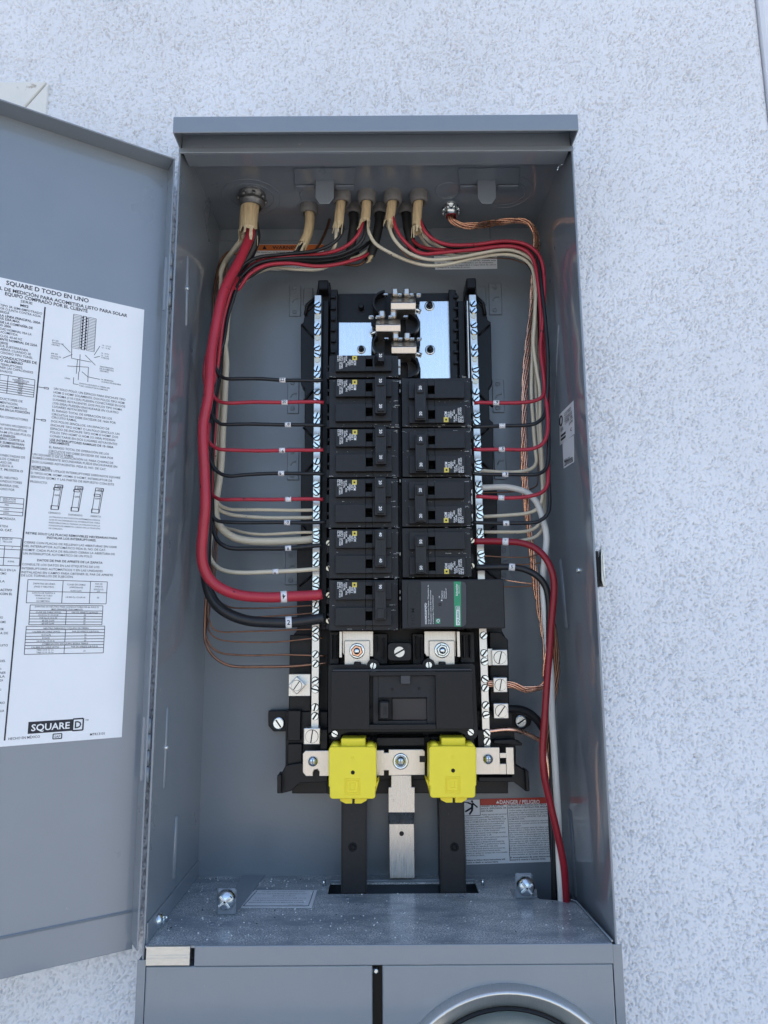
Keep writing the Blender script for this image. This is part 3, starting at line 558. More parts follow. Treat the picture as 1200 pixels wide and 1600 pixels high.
# three breaker position drawings
for (bx, by, hy) in ((448, 385, 430), (605, 398, 445), (765, 412, 480)):
    for (x0, y0, x1, y1) in ((bx-18, by, bx+42, by+28), (bx-50, by+165, bx+5, by+198), (bx-30, hy-20, bx+15, hy)):
        a = dpx(*Z2(x0, y0)); c = dpx(*Z2(x1, y1)); drect(a[0], a[1], c[0], c[1], .02)
    dline(Z2(bx-18, by), Z2(bx-50, by+198), .02); dline(Z2(bx+42, by+5), Z2(bx+8, by+198), .02); dline(Z2(bx+30, by+8), Z2(bx+3, by+170), .015)
    L(Z2, 'ON', bx-4, by+20, bx+24, by+24, 2.6, True); L(Z2, 'OFF', bx-24, by+88, bx+16, by+93, 2.4, True)
# tables
def table(Z, x0, y0, x1, y1, rows, cols, cells=()):
    a = dpx(*Z(x0, y0)); c = dpx(*Z(x1, y1)); xa, za, xc, zc = a[0], a[1], c[0], c[1]; wd = .018
    for r in rows+[0, 1]: ink.add([D(xa, za+(zc-za)*r+wd/2, NT), D(xc, za+(zc-za)*r+wd/2, NT), D(xc, za+(zc-za)*r-wd/2, NT), D(xa, za+(zc-za)*r-wd/2, NT)], [(0,1,2,3)])
    for (q, r0, r1) in cols+[(0, 0, 1), (1, 0, 1)]:
        x = xa+(xc-xa)*q; ink.add([D(x-wd/2, za+(zc-za)*r0, NT), D(x+wd/2, za+(zc-za)*r0, NT), D(x+wd/2, za+(zc-za)*r1, NT), D(x-wd/2, za+(zc-za)*r1, NT)], [(0,1,2,3)])
    for (s, u, v_, cap) in cells: text(ink, s, D(xa+(xc-xa)*u, za+(zc-za)*v_, NT), -DD, DZ, cap, anchor='c')
table(Z1, 0, 925, 262, 1105, [.33, .47, .6, .73, .86], [(.23, 0, 1)], [('MAX.', .6, .12, .055), ('INTERRUPTOR', .6, .22, .055), ('DERIVADO', .6, .31, .055), ('200A', .6, .43, .055), ('110A', .6, .56, .055), ('90A', .6, .69, .055), ('110A', .6, .82, .055), ('90A', .6, .96, .055)])
table(Z2, 0, 482, 176, 632, [.32, .58, .8], [], [('ERRUPTOR', .4, .14, .055), ('DERIVADO', .4, .27, .055), ('70A', .3, .48, .055), ('125A', .3, .73, .055), ('200A', .3, .94, .055)])
table(Z2, 0, 797, 150, 1022, [.3, .42, .72], [(.25, .3, 1)], [('ERZA DE', .35, .08, .055), ('TES LOS', .35, .18, .055), ('7', .6, .39, .055), ('A300L', .6, .88, .055)])
table(Z3, 218, 128, 828, 318, [.5], [(.43, 0, 1), (.78, 0, 1)], [('ZAPATAS DE LÍNEA', .2, .2, .055), ('(FASE Y NEUTRO)', .2, .33, .055), ('CLASE DE CABLE', .6, .2, .055), ('(AWG/kcmil)', .6, .32, .055), ('PAR DE', .89, .14, .05), ('APRIETE', .89, .26, .05), ('(LB-PULG)', .89, .38, .05), ('4-250 Cu/Al', .6, .47, .05), ('250', .89, .47, .05), ('ZAPATA DE PUESTA A', .2, .6, .05), ('TIERRA DE TUBO', .2, .71, .05), ('CONDUIT DE', .2, .83, .05), ('ACOMETIDA', .2, .95, .05), ('14-2/0 Cu 12-2/0 Al', .6, .76, .055), ('50', .89, .76, .055)])
table(Z3, 236, 326, 795, 480, [.28, .42, .57, .71, .86], [(.49, .28, 1)], [('ZAPATAS DE NEUTRO PARA CONDUCTORES DE #6 AWG O', .5, .12, .052), ('MÁS GRANDES ÚNICAMENTE', .5, .25, .052), ('CLASE DE CABLE (AWG)', .25, .4, .05), ('PAR DE APRIETE (LB-PULG)', .75, .4, .05), ('14-10 Cu O 12-10 Al', .25, .54, .05), ('50', .75, .54, .05), ('14-8 Cu O 12-2 Al', .25, .69, .05), ('50', .75, .69, .05), ('#6-2/0 Cu/Al', .25, .83, .05), ('50', .75, .83, .05), ('#3-2/0 Cu/Al', .25, .97, .05), ('50', .75, .97, .05)])
table(Z3, 205, 493, 806, 700, [.12, .24, .36, .47, .58, .69, .8], [(.49, .12, .58), (.49, .69, 1)], [('NEUTRO DERIVADO Y EQUIPO DE TIERRA', .5, .1, .052), ('CALIBRE DE CABLE (AWG)', .25, .22, .05), ('PAR DE APRIETE (LB-PULG)', .75, .22, .05), ('8-4 Cu/Al', .25, .34, .05), ('35', .75, .34, .05), ('8 Cu/Al', .25, .45, .05), ('25', .75, .45, .05), ('14-10 Cu, 12-10 Al', .25, .56, .05), ('20', .75, .56, .05), ('COMBINACIÓN DE EQUIPO BARRA TIERRA', .5, .67, .052), ('CALIBRE DE CABLE (AWG)', .25, .78, .05), ('PAR DE APRIETE (LB-PULG)', .75, .78, .05), ('TRES 14 O 12 Cu', .25, .88, .05), ('TRES 12 O 10 Cu', .25, .97, .05), ('25', .75, .94, .05)])
a = dpx(*Z3(222, 1240)); c = dpx(*Z3(565, 1308)); e_ = dpx(*Z3(646, 1300))
ink.add([D(a[0], a[1], NT), D(c[0], a[1], NT), D(c[0], c[1], NT), D(a[0], c[1], NT)], [(0,1,2,3)])
drect(c[0], a[1], e_[0], c[1], .045)
kz = a[1]-c[1]; text(ink, 'D', D(c[0]+(e_[0]-c[0])*.2, c[1]+kz*.2, NT), -DD, DZ, kz*.62, abs(e_[0]-c[0])*.62, True)
L(Z3, 'TM', 665, 1230, 690, 1228, 1.8, True); L(Z3, 'HECHO EN MÉXICO', 65, 1378, 310, 1366, 4.0); L(Z3, 'MTR13101', 702, 1346, 817, 1340, 4.0); L(Z3, 'SAP', 424, 1364, 470, 1362, 4.0)
a2 = dpx(*Z3(415, 1335)); c2 = dpx(*Z3(480, 1368)); drect(a2[0], a2[1], c2[0], c2[1], .03)
obj('printed_text', ink, INK, sheet)
w_ = MB(); text(w_, 'SQUARE', D(a[0]+(c[0]-a[0])*.07, c[1]+kz*.22, NT+.008), -DD, DZ, kz*.58, abs(c[0]-a[0])*.86, True); obj('logo_lettering', w_, INKW, sheet)
# ==================================================================== LABELS INSIDE THE BOX
RX, UZ = Vector((1,0,0)), Vector((0,0,1))
def blabel(name, quad_, Y, m_=PAPER, th=0.008):   # label on the back panel from its pixel corners (tl,tr,br,bl)
    q = [at(*p, Y) for p in quad_]; m = MB(); m.sheet(q[3], q[2], q[1], q[0], (0,-1,0), th); return obj(name, m, m_, box)
def plines(mb, lines, tl, dy, cap, Y, ends, bold=False, slope=-0.035):
    for i, (s, wx) in enumerate(zip(lines, ends)):
        if not s: continue
        a = at(tl[0], tl[1]+i*dy, Y); c = at(wx, tl[1]+i*dy+(wx-tl[0])*slope, Y); k = FPX/(a-CAM).dot(CF)
        text(mb, s, a, c-a, UZ, cap/k, (c-a).length, bold)
YL = YB-0.012; YT = YB-0.022
lb = blabel('danger_label', ((724, 1250), (862, 1246), (868, 1346), (729, 1351)), YB-.002)
m = MB(); q = [at(*p, YT) for p in ((750, 1258.5), (862, 1255), (862, 1245.5), (750, 1248.5))]; m.quad(*q); obj('danger_header', m, INKR, lb)
tw = MB(); text(tw, 'DANGER / PELIGRO', at(781, 1256.2, YT-.008), RX, UZ, .155, at(843.5, 1256, YT).x-at(781, 1256, YT).x, True)
q = [at(*p, YT-.008) for p in ((775, 1255.4), (780.2, 1255.2), (777.6, 1250.6))]; tw.add(q, [(0,1,2)]); obj('danger_lettering', tw, INKW, lb)
tk = MB()
for a_, b_, wd in (((725.5, 1253.5), (731, 1254.2), .03), ((731, 1254.2), (737, 1256.5), .05), ((738, 1254.5), (746, 1261.5), .05), ((738, 1256), (737.5, 1263), .08), ((737.5, 1262), (727, 1268.5), .06), ((738, 1262), (737.5, 1267), .07), ((737.5, 1266.5), (733.5, 1272.5), .06)):
    tk.tube([at(*a_, YT), at(*b_, YT)], wd*.6, 6)
c = at(737.5, 1252.3, YT); tk.cyl((c.x, YT, c.z), .045, .01, n=12)
for a_, b_ in (((725, 1275), (750.5, 1274)), ((750.5, 1274), (750, 1249)), ((792.5, 1258), (797, 1345))): tk.tube([at(*a_, YT), at(*b_, YT)], .012, 4)
plines(tk, ['HAZARD OF ELECTRIC', 'SHOCK, EXPLOSION, OR', 'ARC FLASH'], (751.5, 1261), 3.8, 2.4, YT, (787, 791, 770), True)
plines(tk, ['•Apply appropriate personal'], (752, 1274), 3.4, 2.2, YT, (791.5,))
plines(tk, ['protective equipment (PPE) and follow safe', 'electrical work practices. See NFPA70E, CSA', 'Z462 or NOM-029-STPS or local equivalent.', '•This equipment must only be installed and', 'serviced by qualified electrical personnel.', '•Turn off all power supplying this equipment', 'before working on or inside equipment.', '•Always use a properly rated voltage sensing', 'device to confirm power is off.', '•Replace all devices, doors and covers before', 'turning on power to this equipment.', '•This equipment is designed and tested by', 'Schneider Electric™ to performance levels', 'which meet UL standards. Use only', 'Square D™ brand devices and accessories.', '•Do not allow petroleum-based paints,', 'solvents or sprays to contact the non-metallic', 'parts of this product.'],
       (725.5, 1279), 3.48, 2.2, YT, (787, 791, 789, 787, 784, 789, 781, 790, 768, 793, 777, 788, 789, 778, 790, 782, 793, 757))
plines(tk, ['Failure to follow these instructions will', 'result in death or serious injury.'], (729, 1345.5), 3.6, 2.3, YT, (789, 779), True)
plines(tk, ['PELIGRO DE DESCARGA ELÉCTRICA,', 'EXPLOSIÓN O DESTELLO POR ARQUEO'], (794.5, 1260), 3.6, 2.4, YT, (854, 858), True)
plines(tk, ['•Utilice equipo de protección personal (EPP)', 'apropiado y siga las prácticas de seguridad en', 'trabajos eléctricos establecidas por su Compañía.', 'Consulte la norma NFPA70E, CSA Z462 o la', 'NOM-029-STPS.', '•Solamente el personal eléctrico especializado', 'deberá instalar y prestar servicio de mantenimiento', 'a este equipo.', '•Desenergice el equipo antes de realizar cualquier', 'trabajo dentro o fuera de él. Siempre utilice un', 'dispositivo detector de tensión nominal adecuado', 'para confirmar la desenergización del equipo.', '•Vuelva a colocar todos los dispositivos, las puertas', 'y las cubiertas antes de energizar este equipo.', '•Este equipo ha sido diseñado y probado por', 'Schneider Electric™ y cumple con las normas de', 'nivel de rendimiento reconocidas por UL. Utilice', 'sólo dispositivos y accesorios de marca Square D™.', '•No permita que superficies no metálicas de este', 'producto entren en contacto con pintura, solventes', 'o rocíos basados en derivados del petróleo.'],
       (795, 1267.5), 3.45, 2.2, YT, (860, 861, 862, 861, 820, 863, 864, 815, 864, 864, 864, 864, 865, 865, 864, 865, 865, 866, 866, 866, 861))
plines(tk, ['El incumplimiento de estas instrucciones', 'causará la muerte o lesiones serias.'], (797.5, 1341), 3.6, 2.3, YT, (863, 853), True)
obj('danger_text', tk, INK, lb)
lb = blabel('warning_label', ((397, 382), (506, 382), (506, 422.5), (399, 422.5)), YB-.002)
m = MB(); m.quad(*[at(*p, YT) for p in ((396.5, 391.5), (506, 391.5), (506, 382.2), (396.5, 382.2))]); obj('warning_header', m, INKO, lb)
tk = MB(); text(tk, 'WARNING', at(425.5, 389.3, YT-.008), RX, UZ, .165, at(470, 389, YT).x-at(425.5, 389, YT).x, True)
tk.add([at(*p, YT-.008) for p in ((410, 389.3), (416.6, 389.3), (413.3, 383.6))], [(0,1,2)])
plines(tk, ['This equipment is designed and tested by', '', '', '', '', '', 'Your safety and that of others depends on it.'], (399, 394.8), 4.1, 2.5, YT, (470, 0, 0, 0, 0, 0, 470), slope=0); obj('warning_text', tk, INK, lb)
lb = blabel('spanish_label', ((678, 400), (776.5, 400), (777, 420), (680, 421.5)), YB-.002)
tk = MB(); plines(tk, ['causar la muerte o lesiones serias. Instale solo', 'los interruptores indicados en la etiqueta', 'para asegurar su seguridad o seguridad de otros', 'y asegurar la continuidad de servicio.'], (684, 408.5), 3.4, 2.1, YT, (775, 770, 775, 735), slope=-.01); obj('label_text', tk, INK, lb)
# stickers on the right wall
def xlabel(name, quad_, lines):
    q = [atx(*p, XR-.003) for p in quad_]; m = MB(); m.sheet(q[0], q[1], q[2], q[3], (-1,0,0), .007); lb = obj(name, m, PAPER, box)
    tl, tr, br, bl = [p+Vector((-.016,0,0)) for p in q]; tk = MB()
    for (s, u, v_, wd, cap, bd) in lines:
        o_ = tl+(tr-tl)*u+(bl-tl)*v_; text(tk, s, o_, tr-tl, tl-bl, cap, (tr-tl).length*wd, bd)
    return lb, tk, (tl, tr, br, bl)
lb, tk, (tl, tr, br, bl) = xlabel('listing_sticker', ((874, 648), (896, 626), (897.5, 678), (875, 696)),
    [('LISTED', .4, .22, .45, .14, False), ('ENCLOSED PANELBOARD', .4, .36, .52, .14, False), ('TYPE 3R', .4, .5, .55, .16, False), ('ISSUE NO.', .1, .6, .2, .14, True), ('E-4741', .7, .62, .25, .12, False), ('c', .78, .85, .1, .2, False)])
P = lambda u, v_: tl+(tr-tl)*u+(bl-tl)*v_
tk.tube([P(.15+.1*math.cos(t*.3142), .26+.15*math.sin(t*.3142)) for t in range(21)], .03, 4); tk.quad(P(.1, .78), P(.45, .78), P(.45, .71), P(.1, .71)); tk.quad(P(.1, .9), P(.45, .9), P(.45, .83), P(.1, .83))
obj('sticker_text', tk, INK, lb)
lb, tk, (tl, tr, br, bl) = xlabel('serial_sticker', ((879, 692), (896.5, 680), (897, 722), (881, 732)), [('2207010350', .1, .93, .75, .2, True), ('REV 03', .1, .80, .5, .13, False)])
obj('sticker_text', tk, INK, lb)
# caution card on the shelf
q = [atz(*p, ZS+.003) for p in ((373, 1418), (487, 1418), (495.5, 1391), (398, 1391))]; m = MB(); m.sheet(q[0], q[1], q[2], q[3], (0,0,1), .008); lb = obj('shelf_card', m, PAPER, box)
tk = MB(); A, B_, C_, D_ = [p+Vector((0,0,.018)) for p in q]; P = lambda u, v_: A*(1-u)*(1-v_)+B_*u*(1-v_)+C_*u*v_+D_*(1-u)*v_
for i, (s, u0, u1) in enumerate((('CONTACT WITH LIVE PARTS CAN CAUSE DEATH', .14, .82), ('INSTALL BARRIER BEFORE ENERGIZING UNIT', .1, .86), ('BEFORE USING', .36, .7), ('EL CONTACTO CON PARTES VIVAS PUEDE CAUSAR', .12, .88), ('LA MUERTE INSTALE LA BARRERA ANTES DE', .12, .84), ('ENERGIZAR LA UNIDAD DE MEDICIÓN Y CARGA', .08, .88), ('40283-450-01', .66, .86))):
    v_ = .86-i*.125; text(tk, s, P(u0, v_), P(u1, v_)-P(u0, v_), D_-A, .06 if i < 6 else .045, (P(u1, v_)-P(u0, v_)).length)
for a_, b_ in (((.05,.06),(.95,.06)), ((.95,.06),(.95,.94)), ((.05,.94),(.05,.06))): tk.tube([P(*a_), P(*b_)], .01, 4)
obj('card_text', tk, INK, lb)
# ==================================================================== INTERIOR ASSEMBLY
ia = thing('bus_assembly', (0.8, 5.5, -6), 'black plastic bus assembly with bare bus plates that carries the breakers', 'bus assembly')
YW = 5.35                                         # side wings
m = MB(); ppoly(m, [(516, 441), (497, 441), (494, 462), (478, 482), (474, 504), (470, 506), (470, 600), (476, 606), (476, 700), (470, 706), (470, 840), (464, 846), (464, 985), (456, 995), (456, 1240), (516, 1240)], YW, YB-.3); obj('side_wing', m, BLACK, ia, .03)
m = MB(); ppoly(m, [(728, 437), (737, 437), (745, 462), (758, 480), (762, 500), (767, 503), (769, 600), (764, 606), (765, 655), (771, 660), (771, 760), (777, 765), (777, 842), (783, 850), (784, 985), (792, 1000), (794, 1240), (728, 1240)], YW, YB-.3); obj('side_wing', m, BLACK, ia, .03)
for (a_, b_) in (((497, 472), (476, 490)), ((490, 528), (472, 508)), ((490, 610), (471, 630)), ((490, 684), (474, 668)), ((490, 724), (472, 742)), ((490, 845), (474, 822)), ((490, 897), (468, 916)),
                 ((742, 466), (758, 484)), ((748, 524), (765, 508)), ((750, 618), (770, 636)), ((752, 680), (764, 668)), ((754, 724), (772, 740)), ((757, 838), (772, 822)), ((757, 890), (776, 905))):
    m = MB(); m.tube([at(*a_, YW-.02), at(*b_, YW-.02)], .05, 6); obj('wing_rib', m, BLACK, ia)
for (x0, y0, x1, y1) in ((497, 437, 513, 452), (729, 434, 744, 450)):
    m = MB(); pbox(m, x0, y0, x1, y1, 4.7, YB-.3, .04); obj('wing_post', m, BLACK, ia)
for (pts) in ([(497, 462), (480, 476), (477, 492)], [(740, 460), (755, 474), (758, 492)]):
    m = MB(); m.tube([at(*p, YW-.1) for p in pts], .075, 6); obj('wing_hook', m, BLACK, ia)
YC = 4.95                                         # centre pan
m = MB(); pbox(m, 513, 458, 724, 1240, YC, YB-.35, .03); obj('centre_pan', m, BLACK, ia)
# slotted rails either side
for (xa, xb, sg) in ((514.5, 526.5, 1), (707, 718.5, -1)):
    m = MB(); pbox(m, xa, 452, xb, 985, 4.5, YC+.1, .03); rail = obj('slotted_rail', m, BLACK, ia)
    for y in (461, 479, 496, 513, 530, 547, 564):
        m = MB(); pbox(m, xa+2, y, xb-2, y+4, 4.36, 4.52, .02); obj('rail_hook', m, BLACK, rail)
m = MB(); pbox(m, 502.5, 470, 512, 985, 4.7, 5.3, .03); obj('terminal_guard', m, BLACK, ia)
m = MB(); pbox(m, 721, 470, 732, 985, 4.7, 5.3, .03); obj('terminal_guard', m, BLACK, ia)
YP = 4.72
m = MB(); ppoly(m, [(529, 503.5), (580.5, 503.5), (580.5, 509), (586, 509), (586, 503), (606, 503), (606, 516), (590, 516.5), (583, 524), (581, 535), (580.5, 560), (529, 560)], YP, YP+.14); obj('bus_plate', m, BUS, ia, .02)
m = MB(); ppoly(m, [(640, 471), (711, 470), (711.5, 600), (656.5, 600), (656.5, 576), (652, 560), (640, 551), (640, 540), (656, 540), (656, 503), (650, 491), (640, 485)], YP, YP+.14); obj('bus_plate', m, BUS, ia, .02)
for (px, py, r) in ((564.5, 546.5, .19), (671, 478.5, .22), (672, 547, .22)):
    c = at(px, py, YP); pr = MB(); pr.lathe([(r, 0), (r, .03), (r*.8, .05), (r*.62, .05), (r*.6, -.02)], (c.x, YP, c.z), n=20, cap=False); w1 = obj('rivet_washer', pr, BUS, ia)
    pr = MB(); pr.lathe([(r*.6, -.02), (r*.55, .18), (r*.4, .24), (r*.1, .25)], (c.x, YP, c.z), n=16); obj('plastic_rivet', pr, BLACK, w1)
c = at(564.5, 482, YC); pr = MB(); pr.lathe([(.12, 0), (.12, .25), (.09, .29)], (c.x, YC, c.z), n=16); obj('moulded_peg', pr, BLACK, ia)
# U-shaped arc shields round the stabs
def shield(cx, cy, rx, ry, a0, a1):
    m = MB(); pts_o = []; pts_i = []
    for k in range(19):
        t = math.radians(a0+(a1-a0)*k/18); pts_o.append((cx+rx*math.cos(t), cy-ry*math.sin(t))); pts_i.append((cx+(rx-3)*math.cos(t), cy-(ry-3)*math.sin(t)))
    ppoly(m, pts_o+pts_i[::-1], 4.15, YC); obj('arc_shield', m, BLACK, ia)
    m = MB(); ppoly(m, pts_o, 4.62, YC); obj('shield_floor', m, BLACK, ia)
shield(603, 472, 21, 19, 95, 265); shield(632, 505, 24, 18, -85, 85); shield(603, 537, 22, 19, 95, 265); shield(634, 572, 22, 18, -80, 85)
for q in ((581, 503, 589, 510), (650, 468, 656, 475), (650, 530, 656, 544)):
    m = MB(); pbox(m, *q, 4.3, YC, .03); obj('shield_end', m, BLACK, ia)
def stab(px0, px1, py0, side):                    # bent bus stab: a bright tongue above a tan bent flank with teeth
    w = px1-px0; m = MB()
    a = at(px0, py0+13, 3.6); d = at(px1, py0+13, 3.6); e1 = at(px0, py0+24, 3.7); z0, z1 = e1.z, a.z
    m.add([(a.x, 3.62, z1), (d.x, 3.62, z1), (d.x, 3.72, z0), (a.x, 3.72, z0), (a.x, 3.74, z1), (d.x, 3.74, z1), (d.x, YP, z0), (a.x, YP, z0)], [(3,2,1,0),(4,5,6,7),(0,1,5,4),(1,2,6,5),(2,3,7,6),(3,0,4,7)])
    zu = at(px0, py0+2, 3.9).z
    m.add([(a.x, 3.60, z1+.01), (d.x, 3.60, z1+.01), (d.x, 4.1, zu), (a.x, 4.1, zu), (a.x, 3.7, z1+.01), (d.x, 3.7, z1+.01), (d.x, 4.2, zu), (a.x, 4.2, zu)], [(0,1,2,3),(7,6,5,4),(0,4,5,1),(1,5,6,2),(2,6,7,3),(3,7,4,0)])
    s_ = obj('bus_stab', m, TIN, ia, .03)
    for k in (0.12, 0.58):
        m = MB(); q0 = at(px0+w*k-3 if side > 0 else px0+w*k, py0-9, 3.9); q1 = at(px0+w*k+7 if side > 0 else px0+w*k+10, py0+2, 3.9); m.box(q0.x, q1.x, 3.85, 4.2, q1.z, q0.z, .05); obj('stab_tooth', m, TIN, s_)
    for k in (-.3, .25, .72, 1.0) if side > 0 else (-.28, 0.0, .5, 1.1):
        m = MB(); q0 = at(px0+w*k, py0-1, 3.8); q1 = at(px0+w*k+8, py0+2, 3.8); m.box(q0.x, q1.x, 3.75, 4.0, q1.z, q0.z, .03); obj('stab_tab', m, BUS, s_)
stab(610.5, 650, 459.5, 1); stab(587, 626, 494, -1); stab(611.5, 651, 528.5, 1)
for (q) in ((621, 561, 626, 573), (621, 574, 626, 586)):
    m = MB(); pbox(m, *q, 3.7, 4.4, .02); obj('stab_tip', m, TIN, ia)
for a_, b_ in (((642, 480.5), (658, 487)), ((642, 549.5), (659, 555)), ((594, 515), (579, 523))):
    m = MB(); m.tube([at(*a_, YP-.05), at(*b_, YP-.05)], .085, 8); obj('stab_root', m, BUS, ia)
# ---- slotted screws, shared meshes
def slot_screw(r, h, slot_w, ang=0.0, cross=False, gap=True, gk=1.2):
    m = MB()
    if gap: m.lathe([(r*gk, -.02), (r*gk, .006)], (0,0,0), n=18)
    m.lathe([(r*.9, 0), (r*.9, h*.55)], (0,0,0), n=18); m.dark(0)  # slot floor and gap ring painted dark as the shade around the screw
    n = 8; a0 = math.asin(min(.9, slot_w/r))
    for sgn in (1, -1):
        p = []
        for k in range(n+1):
            t = a0+(math.pi-2*a0)*k/n; p.append((r*math.cos(t), sgn*r*math.sin(t)))
        if cross:                                    # split again for the cross recess
            for s2 in (1, -1):
                c_ = [(x, z) for x, z in p if x*s2 > slot_w*1.1]; e_ = [(s2*slot_w, sgn*slot_w), (s2*slot_w, sgn*r*.97)]
                c_ = ([e_[0]]+c_+[e_[1]]) if s2 > 0 else ([e_[1]]+c_+[e_[0]])
                c_ = [(x*math.cos(ang)-z*math.sin(ang), x*math.sin(ang)+z*math.cos(ang)) for x, z in c_]; m.prism(c_, -h, -h*.3)
        else:
            p = [(x*math.cos(ang)-z*math.sin(ang), x*math.sin(ang)+z*math.cos(ang)) for x, z in p]; m.prism(p, -h, -h*.3)
    return m
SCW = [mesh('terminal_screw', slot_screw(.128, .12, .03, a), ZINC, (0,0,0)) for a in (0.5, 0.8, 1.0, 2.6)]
for me_ in SCW: pass
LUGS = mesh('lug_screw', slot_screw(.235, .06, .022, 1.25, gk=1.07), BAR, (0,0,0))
# ---- neutral bars
YN = 4.15
def nbar(label, pts, ys, xf, yoff):
    c = at(pts[2][0], pts[2][1], YN); t = thing('terminal_bar', (c.x, YN, c.z), label, 'terminal bar', 'terminal bars beside the breakers')
    m = MB(); ppoly(m, pts, YN, YN+.38); obj('bar', m, BAR, t, .02)
    for i, y in enumerate(ys):
        p = at(xf(y), y, YN); inst('terminal_screw', SCW[(i*7+yoff) % 4], p, t, (0, random.uniform(-.3, .3), 0), 1.0)
        if i % 2 and y < 620: 
            m = MB(); q = at(xf(y), y+7, YN-.03); m.cyl((q.x, YN, q.z), .12, .03, n=12); obj('screw_collar', m, BRASS, t)
    return t
lys = [476, 487, 510, 520.5, 544, 555, 577, 587, 612, 625, 650, 660, 683.5, 695, 721, 733, 757, 769, 795, 806.5, 831, 842.5, 868, 880, 906, 917.5, 944, 956, 984, 996, 1022.5, 1037, 1063.5, 1077, 1105, 1119]
nbar('left aluminium terminal bar with a row of slotted screws', [(491.5, 461), (502, 461), (498, 1140), (486, 1140)], lys, lambda y: 496.5-(y-461)*.0063, 0)
rys = [475, 486, 508, 519, 543, 554, 577, 588.5, 612, 624, 648, 660, 684, 695, 721, 732, 756, 768, 793, 805, 831, 841, 866, 878, 993, 1020.5, 1033.5, 1061, 1075, 1102, 1117, 1145, 1158]
nbar('right aluminium terminal bar with a row of slotted screws', [(733, 460), (744, 460), (766.5, 1168), (754, 1168)], rys, lambda y: 739+(y-461)*.031, 2)
m = MB(); p = [(729.5, 470), (731, 470), (739, 820), (737.5, 820)]; ppoly(m, p, 4.1, 4.5); obj('bar_backing_strip', m, GALV, ia)
